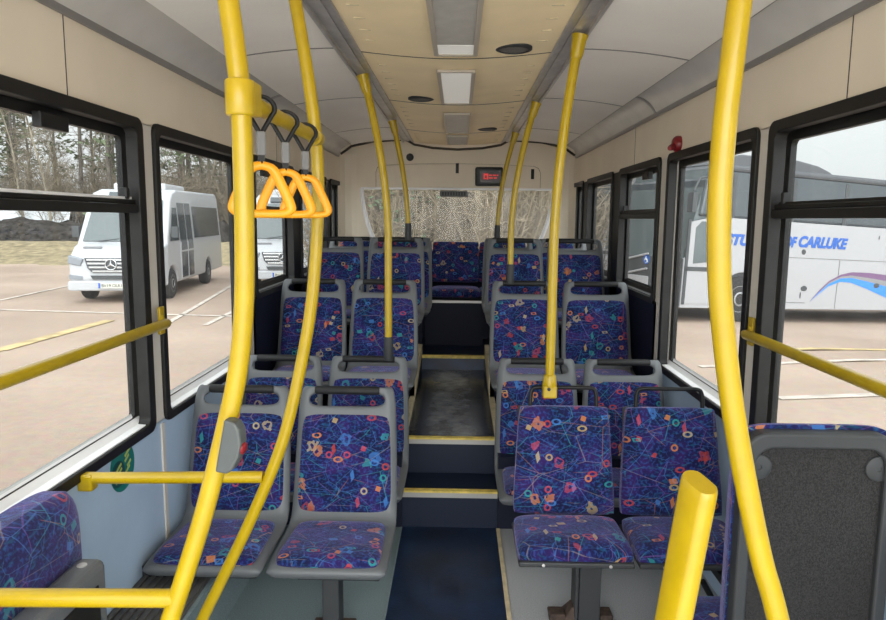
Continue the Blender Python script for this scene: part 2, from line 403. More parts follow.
# low plinth with a ribbed top along the left wall
bl = empty('baseboard_left', kind='structure')
m_ = MB(); m_.span((LW, .9, 0), (-.885, 2.86, .228)); m_.build('plinth', M['floor'], bl)
m_ = MB(); m_.span((LW, .9, .228), (-.90, 2.86, .236))
for k in range(9): m_.span((LW+.012+k*.027, .9, .235), (LW+.026+k*.027, 2.86, .243))
m_.build('ribbed_top', M['ribbed'], bl)

# ------------------------------------------------------------------ ceiling
YE = 6.52
def strip(name, prof, y0, y1, m, parent, th=.012):
    mb = MB(); rows = [[(x, y0, z) for x, z in prof], [(x, y1, z) for x, z in prof]]
    mb.grid(rows); return mb.build(name, m, parent, solid=th, soff=0, fix=False)
ce = empty('ceiling', kind='structure')
CZ = lambda x: 2.262 - .030*math.cos(min(1, abs(x+.02)/.42)*math.pi/2)
cy = [FY, .75, 1.85, 3.05, 4.25, 5.62, YE]
for a, b in zip(cy[:-1], cy[1:]):
    xs = [-.43 + .82*k/14 for k in range(15)]
    strip('centre_panel', [(x, CZ(x)) for x in xs], a+.004, b-.004, M['ceil'], ce)
    for s_ in (-1, 1):
        P = [(s_*(.505+.475*k/8) - .015, 2.275 - .045*(k/8)**2) for k in range(9)]
        strip('side_panel', P, a+.004, b-.004, M['ceil_side'], ce)
m_ = MB()
for y in cy[1:-1]:
    m_.span((-.44, y-.010, 2.27), (.40, y+.010, 2.30))
    
m_.build('panel_joint', M['seam'], ce)
for y in cy[1:-1]:
    strip('centre_joint', [(x, CZ(x)-.0052) for x in xs], y-.0055, y+.0055, M['seam'], ce, .004)
    for s_ in (-1, 1): strip('side_joint', [(s_*(.505+.475*k/8) - .015, 2.273 - .045*(k/8)**2) for k in range(9)], y-.006, y+.006, M['duct_dark'], ce, .012)
m_ = MB()                                            # rows of little slots along both edges of the centre panels
for a, b in zip(cy[1:-1], cy[2:]):
    for k in range(6):
        y = a + .22 + (b-a-.44)*k/5
        for x in (-.355, .315): m_.box((x, y, CZ(x)-.006), (.045, .008, .004))
m_.build('slot', M['kerb'], ce)
for s_ in (-1, 1):
    m_ = MB(); c0 = s_*.455-.02
    m_.span((c0-.052, FY, 2.262), (c0+.052, YE, 2.300)); m_.span((c0-.052, FY, 2.247), (c0-.040, YE, 2.27)); m_.span((c0+.040, FY, 2.247), (c0+.052, YE, 2.27)); m_.span((c0-.012, FY, 2.256), (c0+.012, YE, 2.27))
    m_.build('pole_rail', M['metal'], ce)
# air ducts in the two corners
for s_, X, nm in ((-1, LW, 'trim_10'), (1, RW, 'trim_11')):
    d = empty(nm, kind='structure')
    e = s_*.982-.012
    prof = [(X, 2.148), (X-s_*.020, 2.146)]
    prof += [(X-s_*.022 + (e-X+s_*.022)*(1-math.cos(t_*math.pi/2))**1.0*.55 + (e-X+s_*.022)*t_*.45, 2.150+.085*(math.sin(t_*math.pi/2)*.55+t_*.45)) for t_ in [k/10 for k in range(11)]]
    strip('duct', prof, FY, YE+.1, M['duct'], d, .01)
    strip('duct_edge', [(X-s_*.0, 2.128), (X-s_*.012, 2.126), (X-s_*.020, 2.146)], FY, YE+.1, M['duct_dark'], d, .006)
    m_ = MB(); m_.grid([[(x, 3.93, z-.008) for x, z in prof[1:]], [(x, 3.965, z-.008) for x, z in prof[1:]]]); m_.build('joint_band', M['duct_dark'], d, solid=.006, soff=0, fix=False)
    m_ = MB(); m_.span((e-.006, FY, 2.228), (e+.006, YE, 2.243)); m_.build('duct_lip', M['duct_dark'], d)
# roof skin so that no daylight leaks in
m_ = MB(); m_.span((LW-.07, FY, 2.335), (RW+.07, 6.82, 2.37))
for X, s_ in ((LW,-1),(RW,1)): m_.span((X, FY, 2.17), (X+s_*.07, 6.82, 2.34))
m_.build('roof_skin', M['ceil_side'], ce)
# ceiling lamps
def lamp(y0, y1, lit, label, full=True):
    o = empty('ceiling_light', (-.02, (y0+y1)/2, 2.217), label=label, cat='ceiling light', group='ceiling lights along the centre panel')
    l = y1-y0
    m_ = MB(); ring(m_, 0, .012, rrect(-l/2-.012, l/2+.012, -.089, .089, .01), rrect(-l/2+.006, l/2-.006, -.071, .071, .006))
    m_.v = [(v[2], v[1], v[0]-.006) for v in m_.v]; m_.build('frame', M['light_frame'], o)
    e = lit if lit else 0
    if l-e > .01:
        m_ = MB(); m_.span((-.072, -l/2, 0), (.072, l/2-e, .008)); m_.build('diffuser', M['diffuser'], o)
    if e:
        m_ = MB(); m_.span((-.072, l/2-e, -.001), (.072, l/2, .008)); m_.build('lit_diffuser', M['diffuser_lit'], o)
    return o
lamp(1.95, 2.93, .15, 'long ceiling light nearest the top of the photo, grey with one lit end')
lamp(3.26, 4.13, .87, 'ceiling light panel glowing white, second along the cream ceiling')
lamp(4.55, 5.50, 0, 'unlit grey ceiling light panel, third along the ceiling')
lamp(5.72, 6.32, 0, 'small unlit ceiling light panel closest to the rear wall')
for (x, y, lb) in ((.215, 2.91, 'large round speaker grille beside the long ceiling light'), (-.225, 4.08, 'round speaker grille left of the glowing light panel'), (.21, 5.42, 'round speaker grille right of the third light panel')):
    o = empty('ceiling_speaker', (x, y, CZ(x)-.008), label=lb, cat='speaker', group='round ceiling speakers')
    m_ = MB(); m_.lathe((0,0,0), [(.074,.006),(.074,-.004),(.062,-.008),(.060,.0)]); m_.build('rim', M['shell_dark'], o)
    m_ = MB(); m_.lathe((0,0,0), [(.060,.004),(.060,-.003),(.03,-.005),(.005,-.006)]); m_.build('grille', M['speaker'], o)

# ------------------------------------------------------------------ rear wall
rw = empty('wall_rear', kind='structure')
Y0, Y1 = 6.75, 6.82
def pan(poly, nm, m, a=Y0, b=Y1, **k):
    mb = MB(); mb.prism(poly, a, b, 'y'); return mb.build(nm, m, rw, **k)
pan([(LW-.07,1.835),(RW+.07,1.835),(RW+.07,2.34),(LW-.07,2.34)], 'upper_panel', M['cream'])
arcL = [(-.94,1.836),(-.935,1.74),(-.915,1.62),(-.885,1.50),(-.845,1.39),(-.80,1.30),(-.76,1.24)]
pan([(LW-.07,1.836),(LW-.07,1.24)] + arcL[::-1], 'left_panel', M['cream'])
arcR = [(.905-(x+.94), z) for x, z in arcL]
pan([(RW+.07,1.24),(RW+.07,1.836)] + arcR, 'right_panel', M['cream'])
pan([(LW-.07,.0),(RW+.07,.0),(RW+.07,1.24),(LW-.07,1.24)], 'lower_panel', M['navy_wall'])
hd = [(-.80,1.850),(.775,1.850),(.775,1.99),(.755,2.035),(.71,2.055),(.35,2.07),(-.02,2.075),(-.39,2.07),(-.74,2.055),(-.785,2.035),(-.80,1.99)]
pan(hd, 'hatch_cover', M['cream'], 6.728, 6.76, bevel=.004)
m_ = MB(); m_.prism([(x*1.006-.0, z+.003) for x, z in hd], 6.745, 6.752, 'y'); m_.build('hatch_gap', M['seam'], rw)
m_ = MB()
for (x, z) in ((-.745, 2.01), (-.02, 2.035), (.70, 1.985)): m_.span((x-.015, 6.722, z-.05), (x+.015, 6.73, z+.045))
m_.build('hatch_slot', M['black'], rw)
for arc in (arcL, arcR):
    m_ = MB(); m_.tube([(x, 6.745, z) for x, z in arc], .020, 8); m_.build('window_edge', M['ledge'], rw)
m_ = MB(); m_.span((-.95, 6.738, 1.828), (.915, 6.76, 1.848)); m_.build('window_head', M['ledge'], rw)
# rounded corner columns and ceiling end
for s_, X in ((-1, LW), (1, RW)):
    m_ = MB(); P = [(X, 6.60), (X-s_*.015, 6.66), (X-s_*.05, 6.715), (X-s_*.11, 6.742), (X-s_*.16, 6.75), (X, 6.75)]
    m_.prism(P, 0.9, 2.16, 'z'); m_.build('corner_column', M['cream'], rw)
bk = [(-1.10,2.135),(-1.0,2.205),(-.8,2.25),(-.5,2.27),(-.42,2.225),(-.25,2.195),(-.02,2.182),(.21,2.195),(.38,2.225),(.46,2.27),(.76,2.25),(.96,2.205),(1.06,2.135)]
m_ = MB(); m_.tube([(x, 6.50, z+.004) for x, z in bk], .011, 6); m_.build('ceiling_end_gap', M['seam'], rw)
m_ = MB(); m_.prism(bk + [(1.09,2.33),(-1.13,2.33)], 6.505, 6.53, 'y'); m_.build('bulkhead', M['cream'], rw)
wr_ = empty('window_13', kind='structure')
m_ = MB(); m_.prism([(-.95,1.84),(.92,1.84)] + [(.905-(x+.94)+.01, z) for x, z in arcL[1:]] + [(x-.01, z) for x, z in arcL[:0:-1]], 6.785, 6.79, 'y'); m_.build('pane', M['rear_glass'], wr_)
o = empty('brake_light', (-.05, 6.735, 1.79), label='dark oblong brake light at top of rear window', cat='light')
m_ = MB(); m_.box((0,0,0), (.27,.05,.055)); m_.build('housing', M['shell'], o, bevel=.01)
m_ = MB()
for k in range(9): m_.box((-.105+.026*k, -.026, 0), (.018, .006, .034))
m_.build('grille', M['shell_dark'], o)
o = empty('display_sign', (.285, 6.715, 1.955), label='small dark display with red lit text on rear hatch cover', cat='display')
m_ = MB(); m_.box((0,0,0), (.265,.045,.18)); m_.build('housing', M['shell_dark'], o, bevel=.018, seg=3)
m_ = MB(); m_.box((.012,-.023,.0), (.195,.004,.115)); m_.build('screen', M['screen'], o)
m_ = MB()
for (x, z, w_, h_) in ((-.052,.004,.014,.05),(-.036,.018,.02,.018),(-.02,0,.014,.058),(.008,.012,.03,.012),(.045,.012,.03,.012),(.075,.012,.018,.012),(.012,-.014,.036,.012),(.055,-.014,.03,.012),(-.045,-.02,.03,.010)): m_.box((x+.004,-.0255,z), (w_,.002,h_))
m_.build('lit_text', M['led'], o)
o = empty('rear_speaker', (-.475, 6.748, 2.135), label='small round black speaker above left of rear hatch cover', cat='speaker')
m_ = MB(); m_.lathe((0,0,0), [(.036,.004),(.036,-.008),(.026,-.012),(.02,-.006),(.004,-.004)], 'y'); m_.build('speaker_cone', M['shell_dark'], o)

# ------------------------------------------------------------------ seats
def pad(prof, halfw, th, nu=16, nv=18, corner=.07, back=.02):
    """soft pad lofted along prof [(y,z)...]; halfw(t) half width; puffs out along the surface normal"""
    P = [Vector((0, y, z)) for y, z in prof]; L_ = [0]
    for a, b in zip(P, P[1:]): L_.append(L_[-1] + (b-a).length)
    tot = L_[-1]
    def at(t):
        d = max(0, min(1, t))*tot
        for i in range(len(P)-1):
            if d <= L_[i+1] or i == len(P)-2:
                k = (d-L_[i])/(L_[i+1]-L_[i]); return P[i].lerp(P[i+1], k)
    def nrm(t):
        d = at(min(1, t+.04)) - at(max(0, t-.04)); n = Vector((0, -d.z, d.y)); return n.normalized()
    top, bot, uv = [], [], []
    for j in range(nv+1):
        t0 = 2*j/nv-1; t0 = math.copysign(1-(1-abs(t0))**1.5, t0); r1, r2, ru = [], [], []
        for i in range(nu+1):
            s0 = 2*i/nu-1; s0 = math.copysign(1-(1-abs(s0))**1.5, s0)
            s = s0*(1-corner*abs(t0)**7); tt = t0*(1-corner*.8*abs(s0)**7)
            t = (tt+1)/2; p = at(t); n = nrm(t)
            e = (1-abs(s0)**5)*(1-abs(t0)**5)
            hw = halfw(t)
            q = Vector((s*hw, p.y, p.z))
            r1.append(q + n*(th*max(0, e)**.45)); r2.append(q - n*back); ru.append((s*hw, t*tot))
        top.append(r1); bot.append(r2); uv.append(ru)
    mb = MB(); mb.grid(top, uv); mb.grid(bot, uv, flip=True)
    n, m = nv+1, nu+1; o = n*m
    ring_ = [i for i in range(m)] + [j*m+m-1 for j in range(1, n)] + [(n-1)*m+i for i in range(m-2, -1, -1)] + [j*m for j in range(n-2, 0, -1)]
    allv = mb.v; flat = [q for r_ in uv for q in r_]
    k = len(ring_)
    vs = [allv[r_] for r_ in ring_] + [allv[o+r_] for r_ in ring_]; us = [flat[r_] for r_ in ring_] + [(flat[r_][0]*1.16, (flat[r_][1]-tot/2)*1.16+tot/2) for r_ in ring_]
    mb.add(vs, [(i, (i+1) % k, k+(i+1) % k, k+i) for i in range(k)], us, smooth=True)
    return mb

PROF = [(-.385,.268,.198), (-.408,.296,.212), (-.398,.324,.219), (-.28,.330,.221), (-.13,.320,.221), (-.040,.322,.221), (-.004,.350,.220), (.026,.46,.218),
        (.062,.60,.214), (.093,.742,.208), (.101,.776,.206), (.114,.826,.200), (.119,.846,.190), (.121,.853,.172)]
def make_seat():
    root = empty('bus_seat')
    mb = MB(); fr = [-1, -.97, -.86, -.79, -.35, 0, .35, .79, .86, .97, 1]
    rows = []
    for k, (y, z, w_) in enumerate(PROF):
        r_ = []
        for f in fr:
            curl = .030 if abs(f) == 1 else (.012 if abs(f) == .97 else 0)
            if k >= 6: r_.append((f*w_, y+curl, z))
            elif k >= 2:
                a = (k-2)/4
                r_.append((f*w_, y+curl*a, z-curl*(1-a)))
            else: r_.append((f*w_, y+(curl*.5), z))
        rows.append(r_)
    m = len(fr); vs = [p for r_ in rows for p in r_]; fs = []
    for i in range(len(rows)-1):
        for j in range(m-1):
            if i == 10 and 3 <= j <= 6: continue
            fs.append((i*m+j, i*m+j+1, (i+1)*m+j+1, (i+1)*m+j))
    mb.add(vs, fs, smooth=True)
    mb.build('shell', M['shell'], root, solid=.020, soff=-1, sub=2, fix=False)
    pad([(-.390,.324),(-.375,.331),(-.28,.333),(-.13,.323),(-.030,.324)], lambda t: .190-.010*t, .022, back=.012).build('seat_pad', M['fabric'], root, fix=True)
    pad([(-.002,.352),(.026,.46),(.062,.60),(.092,.741)], lambda t: .194-.012*t, .022, back=.012).build('back_pad', M['fabric'], root)
    m_ = MB(); m_.tube([(-.135,.122,.837),(-.128,.122,.837),(0,.122,.837),(.128,.122,.837),(.135,.122,.837)], [.014,.0175,.0175,.0175,.014], 12); m_.build('hand_grip', M['grip'], root)
    m_ = MB(); m_.box((.04,-.20,.285), (.30,.34,.05)); m_.build('under_frame', M['shell_dark'], root, bevel=.006)
    return root
def add_pedestal(root, x, zlow=0.0):
    m_ = MB(); m_.box((x, -.26, (.27+zlow)/2), (.062, .10, .27-zlow)); m_.build('pedestal', M['shell_dark'], root, bevel=.005)
    m_ = MB(); m_.box((x, -.28, zlow+.008), (.16, .16, .016)); m_.build('foot_plate', M['rust'], root, bevel=.004)
# rows: y of the back/cushion joint, height of the row's foot level, floor under it
ROWS = [(2.69, -.002), (3.38, -.010), (4.16, .320), (4.97, .560), (5.62, .545)]
LX, RX = (-.458, -.903), (.412, .855)
rowname = ['front row', 'second row', 'third row', 'fourth row', 'fifth row']
under = [0, 0, .375, .56, .56]
proto = None
for ri, (y, dz) in enumerate(ROWS):
    for side in ('left', 'right'):
        if side == 'right' and ri == 0: continue
        for k in (0, 1):
            x = (LX if side == 'left' else RX)[k]
            yy = y
            if ri == 4 and side == 'left': x += .03
            if proto is None: proto = make_seat(); s_ = proto
            else: s_ = copy_tree(proto)
            s_.location = (x, yy, dz)
            order = rowname[ri] if side == 'left' else ['', 'row behind the handled pair', 'third row', 'fourth row', 'fifth row'][ri]
            place = 'beside the aisle' if k == 0 else 'by the window'
            extra = ''
            if side == 'left': extra = ['standing on the low floor', 'just before the steps', 'on the first raised platform', 'high on the rear platform', 'last before the rear bench'][ri]
            else: extra = ['', 'just before the steps', 'on the first raised platform', 'high on the rear platform', 'last before the rear bench'][ri]
            tag(s_, 'patterned seat, %s side %s, %s, %s' % (side, order, place, extra), 'seat', 'grey-shelled patterned bus seats')
extra_legs = [(ri, side) for ri in range(5) for side in ('left', 'right') if not (side == 'right' and ri == 0)]
for s_ in [o for o in bpy.data.objects if o.name.startswith('bus_seat')]:
    y = round(s_.location.y, 2); ri = [r_[0] for r_ in ROWS].index(y)
    zlow = under[ri] - s_.location.z
    if abs(s_.location.x) < .6:
        if ri != 0:
            if ri == 1: add_pedestal(s_, .0, zlow+.004)
            else:
                m_ = MB(); m_.box((.02, -.20, (.27+zlow)/2+.002), (.26, .30, .27-zlow)); m_.build('mounting_box', M['navy_wall'], s_)
        else: add_pedestal(s_, 0, 0)
    else:
        m_ = MB(); sx = math.copysign(1, s_.location.x)
        xw = (LW+.004 if sx < 0 else RW-.004) - s_.location.x
        m_.box((xw-sx*.06, -.20, .26), (.12, .26, .04)); m_.build('wall_bracket', M['shell_dark'], s_)

# front right pair: fully upholstered with wire handles
def make_pair_seat():
    root = empty('handled_seat')
    pad([(-.02,.365),(.0,.44),(.035,.60),(.066,.787)], lambda t: .206-.026*t, .040, corner=.035, back=.035, nv=20).build('back_pad', M['fabric'], root)
    pad([(-.328,.343),(-.25,.350),(-.13,.345),(-.01,.342)], lambda t: .210-.006*t, .034, corner=.035, back=.030).build('seat_pad', M['fabric'], root)
    m_ = MB(); m_.box((0,-.170,.312), (.415,.338,.020)); m_.build('seat_tray', M['shell_dark'], root, bevel=.006)
    for x in (-.12, .12):
        m_ = MB(); m_.lathe((x,-.340,.312), [(.006,.002),(.006,-.002),(.002,-.003)], 'y', 8); m_.build('screw', M['metal'], root)
    m_ = MB(); m_.box((0,.075,.56), (.37,.02,.44), (R(-9),0,0)); m_.build('back_board', M['shell_dark'], root, bevel=.01)
    P = smoothpath([(-.135,.085,.74),(-.135,.092,.80),(-.130,.096,.842),(-.112,.097,.857),(-.05,.097,.858),(.05,.097,.858),(.112,.097,.857),(.130,.096,.842),(.135,.092,.80),(.135,.085,.74)], 4)
    m_ = MB(); m_.tube(P, .0085, 10); m_.build('wire_handle', M['black'], root)
    return root
P1 = make_pair_seat(); P1.location = (.437, 2.675, .012)
tag(P1, 'patterned seat with black wire handle holding the yellow pole, front right beside aisle', 'seat', 'upholstered seats with wire handles')
P2 = copy_tree(P1); P2.location = (.868, 2.675, .012)
tag(P2, 'patterned seat with black wire handle by the right window, behind yellow post', 'seat', 'upholstered seats with wire handles')
m_ = MB(); m_.box((.080,-.14,.138), (.082,.11,.29)); m_.box((.030,-.15,.14), (.014,.09,.28)); m_.build('pedestal', M['shell_dark'], P1, bevel=.004)
m_ = MB(); m_.box((.055,-.15,-.004), (.24,.15,.014)); m_.add([(-.03,-.20,.0),(.030,-.20,.0),(.030,-.10,.0),(-.03,-.10,.0),(.018,-.18,.06),(.030,-.18,.06),(.030,-.12,.06),(.018,-.12,.06)], [(0,1,5,4),(1,2,6,5),(2,3,7,6),(3,0,4,7),(4,5,6,7),(3,2,1,0)])
m_.box((-.04,-.17,.02), (.06,.05,.035)); m_.box((.15,-.15,.015), (.05,.07,.03)); m_.build('foot_plate', M['rust'], P1, bevel=.006)
m_ = MB(); m_.box((.16,-.20,.25), (.13,.26,.03)); m_.build('wall_bracket', M['shell_dark'], P2)
m_ = MB(); m_.tube([(.02,-.33,.26),(.16,-.30,.02)], .011, 8); m_.build('strut', M['black'], P2)

# rear bench: five seats side by side
rb = None
for k, x in enumerate((-.905, -.465, -.025, .412, .855)):
    if rb is None:
        rb = empty('rear_bench_seat')
        pad([(.0,.09),(.03,.20),(.07,.35),(.09,.455)], lambda t: .219-.004*t, .035, corner=.03, back=.03).build('back_pad', M['fabric'], rb)
        pad([(-.50,.005),(-.48,.038),(-.40,.047),(-.2,.03),(.0,.035)], lambda t: .219, .028, corner=.03, back=.02).build('seat_pad', M['fabric'], rb)
        m_ = MB(); m_.box((0,-.22,.0), (.43,.46,.03)); m_.build('seat_base', M['black'], rb)
        o = rb
    else: o = copy_tree(rb)
    o.location = (x, 6.39, .885)
    tag(o, ['rear bench seat at the far left corner by the window', 'rear bench seat left of centre behind the left aisle seats', 'dark patterned rear bench seat in the middle facing down the aisle', 'rear bench seat right of centre behind the right aisle seats', 'rear bench seat at the far right corner by the window'][k], 'seat', 'rear bench seats')

# rear-facing seat on the right, seen from behind
o = empty('rear_facing_seat', (.885, 1.65, 0), label='rear-facing seat at right edge showing charcoal carpeted back and grey frame', cat='seat')
m_ = MB(); ring(m_, -.022, .022, rrect(-.188, .188, .30, 1.045, .06, 6), rrect(-.156, .156, .33, 1.005, .045, 6)); m_.v = [(v[1], v[0], v[2]) for v in m_.v]; m_.build('frame', M['shell_dark'], o, bevel=.008, seg=3)
m_ = MB(); m_.prism(rrect(-.160, .160, .325, 1.010, .045, 6), -.006, .016, 'y'); m_.build('back_panel', M['carpet'], o)
for x in (-.145, .145):
    m_ = MB(); m_.lathe((x, -.012, .955), [(.032,.012),(.032,.002),(.030,.0),(.007,.0),(.006,.002),(.002,.002)], 'y', 20); m_.build('screw_cover', M['shell_dark'], o)
pb = pad([(.0,.31),(.0,.5),(.0,.8),(.0,1.055)], lambda t: .192-.006*abs(2*t-1)**6, .085, corner=.05, back=.012); pb.v = [(v[0], -v[1]+.030, v[2]) for v in pb.v]; pb.build('back_pad', M['fabric'], o)
pb = pad([(-.42,.30),(-.3,.32),(0,.32)], lambda t: .195, .06, corner=.04, back=.03); pb.v = [(v[0], -v[1]+.06, v[2]) for v in pb.v]; pb.build('seat_pad', M['fabric'], o)
m_ = MB(); m_.box((0,.27,.27), (.38,.42,.04)); m_.box((0,.25,.125), (.08,.12,.25)); m_.build('base', M['shell_dark'], o, bevel=.004)

# tip-up seat along the left wall
o = empty('tip_up_seat', (-.985, 1.35, 0), label='folded tip-up seat along the left wall with patterned back', cat='seat')
pb = pad([(0,.33),(0,.5),(0,.7),(0,.835)], lambda t: .44, .055, corner=.07, back=.06, nu=22); pb.v = [(v[1]*-1-.055, v[0]-.02, v[2]) for v in pb.v]; pb.build('back_pad', M['fabric'], o)
m_ = MB(); m_.box((.045,-.03,.475), (.075,.70,.40)); m_.build('folded_seat', M['shell'], o, bevel=.02, seg=3)
m_ = MB(); m_.box((.084,-.03,.475), (.006,.60,.30)); m_.build('recessed_panel', M['black'], o, bevel=.01)
m_ = MB(); m_.box((-.07,-.03,.36), (.12,.6,.10)); m_.box((-.09,-.03,.30), (.08,.5,.12)); m_.build('wall_mount', M['shell_dark'], o)
m_ = MB(); m_.lathe((.045,.27,.676), [(.012,-.002),(.012,.002),(.004,.003)], 'z', 12); m_.build('screw', M['metal'], o)

# ------------------------------------------------------------------ poles, bars and straps
YR = .0188
def pole(base, xb, y, z0, xt, foot, label, lean=0.0):
    o = empty('grab_pole', (xb, y, z0), label=label, cat='pole', group='yellow grab poles from seat to ceiling')
    P = []
    for k in range(25):
        z = z0 + (2.235-z0)*k/24; q = max(0, (z-1.45)/.79)
        P.append((( xt-xb)*q**1.8 + lean*(z-z0), 0, z-z0))
    m_ = MB(); m_.tube(P, YR, 16); m_.build('pole', M['yellow'], o)
    e = Vector(P[-1]); d = (Vector(P[-1])-Vector(P[-4])).normalized()
    m_ = MB(); m_.tube([e-d*.075, e-d*.06, e-d*.01, e+d*.012], [.021,.025,.027,.032], 16); m_.build('ceiling_bracket', M['yellow'], o)
    if foot == 'grip':
        m_ = MB(); m_.tube([(0,0,-.012),(0,0,.0),(0,0,.10),(0,0,.112)], [.024,.026,.023,.020], 16); m_.build('grip', M['shell_dark'], o)
    else:
        m_ = MB(); m_.box((0,-.002,.016), (.056,.052,.050)); m_.tube([(0,0,.035),(0,0,.085)], [.031,.024], 16); m_.build('clamp_foot', M['yellow'], o, bevel=.006)
        m_ = MB(); m_.lathe((-.006,-.030,.03), [(.007,.004),(.007,-.002),(.002,-.003)], 'y', 10); m_.build('bolt', M['shell_dark'], o)
    return o
pole(0, -.355, 3.497, .835, -.478, 'grip', 'yellow pole rising from second row left aisle seat to the ceiling')
pole(0, -.370, 5.088, 1.405, -.485, 'grip', 'slim yellow pole rising from fourth row left aisle seat')
pole(0, .376, 2.745, .845, .452, 'clamp', 'yellow pole clamped to wire handle of front right seat')
pole(0, .322, 4.277, 1.165, .455, 'grip', 'yellow pole rising from third row right aisle seat')
pole(0, .318, 5.738, 1.392, .452, 'grip', 'thinnest yellow pole, on the rearmost right aisle seat')

A_ = [(-.455,1.3,2.262),(-.440,1.3,2.10),(-.421,1.3,1.939),(-.411,1.3,1.852),(-.404,1.3,1.764),(-.403,1.3,1.582),(-.408,1.3,1.393),(-.424,1.3,1.257),(-.453,1.3,1.136),(-.499,1.3,.971),(-.545,1.3,.832),(-.585,1.3,.72),(-.70,1.3,.42),(-.82,1.3,.10),(-.845,1.3,.004)]
B_ = [(-.478,2.0,2.262),(-.461,2.0,2.149),(-.431,2.0,1.962),(-.410,2.0,1.783),(-.405,2.0,1.601),(-.424,2.0,1.341),(-.460,2.0,1.132),(-.522,2.0,.885),(-.613,2.0,.662),(-.715,2.0,.449),(-.79,2.0,.297),(-.86,2.0,.13),(-.875,2.0,.004)]
C_ = [(.462,1.15,2.262),(.450,1.15,2.06),(.438,1.15,1.896),(.431,1.15,1.789),(.426,1.15,1.696),(.425,1.15,1.585),(.433,1.15,1.454),(.447,1.15,1.353),(.469,1.15,1.233),(.502,1.15,1.092),(.536,1.15,.964),(.572,1.15,.853),(.65,1.15,.56),(.72,1.15,.20),(.73,1.15,.004)]
def bigpole(pts, label, r=.0190):
    b = Vector(pts[-1]); o = empty('curved_grab_pole', b, label=label, cat='pole', group='big curved grab poles at the front')
    m_ = MB(); m_.tube([Vector(p)-b for p in smoothpath(pts, 5)], r, 20); m_.build('pole', M['yellow'], o)
    t_ = Vector(pts[0])-b; m_ = MB(); m_.tube([t_+Vector((0,0,-.06)), t_+Vector((0,0,-.01)), t_], [.027,.034,.038], 16); m_.build('ceiling_bracket', M['yellow'], o)
    m_ = MB(); m_.lathe((0,0,-.002), [(.045,0),(.045,.012),(.03,.02),(.024,.05)], 'z', 20); m_.build('floor_flange', M['yellow'], o)
    return o, b
o, b = bigpole(A_, 'thick curved yellow pole nearest at left, carrying the grey bell push')
m_ = MB(); m_.tube([Vector((-.405,1.3,1.735))-b, Vector((-.405,1.3,1.80))-b], .0265, 16); m_.box(Vector((-.403,1.325,1.769))-b, (.05,.05,.060)); m_.build('clamp', M['yellow'], o, bevel=.004)
m_ = MB(); m_.tube([Vector((-.560,1.3,.782))-b, Vector((-1.147,1.3,.772))-b], .0185, 16); m_.build('side_bar', M['yellow'], o)
# bell push
ang = math.atan2(-.453+.424, 1.257-1.136)
bp = MB()
prof = [(-.020,-.055),(.004,-.053),(.014,-.040),(.022,-.012),(.022,.014),(.014,.040),(.004,.052),(-.020,.054)]
bp.prism(prof, -.016, .016, 'y')
bo = bp.build('bell_push', mat('bell_push_grey', (.07,.078,.076), .5), o, bevel=.005); bo.location = Vector((-.432,1.277,1.112))-b; bo.rotation_euler = (R(0), R(12), R(-8))
m_ = MB(); m_.lathe((.020,0,.002), [(.012,-.002),(.012,.005),(.009,.007),(.002,.008)], 'x', 16); q = m_.build('button', M['red'], bo)
o, b = bigpole(B_, 'slimmer curved yellow pole just behind the bell-push pole at left', .0178)
m_ = MB(); m_.tube([Vector((-.585,2.0,.768))-b, Vector((-1.09,2.0,.756))-b, Vector((-1.12,2.0,.755))-b], .0180, 16); m_.build('side_bar', M['yellow'], o)
m_ = MB(); m_.box(Vector((-1.127,2.0,.744))-b, (.046,.040,.052)); m_.build('wall_plate', M['yellow'], o, bevel=.006)
o, b = bigpole(C_, 'thick curved yellow pole nearest at right beside the carpeted seat back')
# rail the straps hang on
o = empty('strap_rail', (-.405,1.3,1.769), label='short yellow rail carrying three hanging straps between left poles', cat='rail')
m_ = MB(); m_.tube([(0,.02,0),(0,.35,.002),(0,.68,.004)], .0165, 16); m_.build('rail', M['yellow'], o)
m_ = MB(); m_.tube([(0,.655,.004),(0,.70,.004)], .0215, 16); m_.build('end_clamp', M['yellow'], o)
sp = None
for k, (y, rz, lb) in enumerate(((1.43,24,'nearest orange strap handle, hanging beside the thick pole'), (1.63,22,'middle one of the three orange strap handles'), (1.84,20,'farthest orange strap handle, hanging by the slimmer pole'))):
    if sp is None:
        sp = empty('hanging_strap')
        # loop over the rail, grey sleeve, triangular handle
        L_ = [(.026*math.sin(a), 0, .027*math.cos(a)) for a in [R(-130+260*i/12) for i in range(13)]]
        L_ = [(0,0,-.062)] + L_ + [(0,0,-.062)]
        m_ = MB(); m_.tube(smoothpath(L_, 2), .0048, 8); m_.build('strap_loop', M['black'], sp)
        m_ = MB(); m_.box((0,0,-.082), (.016,.014,.056)); m_.build('strap_sleeve', M['strap'], sp, bevel=.003)
        m_ = MB(); m_.box((0,0,-.120), (.012,.010,.024)); m_.build('strap_end', M['black'], sp)
        T = smoothpath([(0,0,-.132),(.020,0,-.142),(.036,0,-.180),(.050,0,-.222),(.050,0,-.238),(.036,0,-.246),(0,0,-.247),(-.036,0,-.246),(-.050,0,-.238),(-.050,0,-.222),(-.036,0,-.180),(-.020,0,-.142),(0,0,-.132)], 4)
        m_ = MB(); m_.tube(T, .0105, 10); m_.build('handle', M['orange'], sp); o = sp
    else: o = copy_tree(sp)
    o.location = (-.405, y, 1.770); o.scale = (1.12, 1, .86); o.rotation_euler = (0, 0, R(rz))
    tag(o, lb, 'strap handle', 'orange strap handles on the rail')
for ch in [x for x in bpy.data.objects if x.parent == sp and x.name.startswith('strap_loop')]: pass

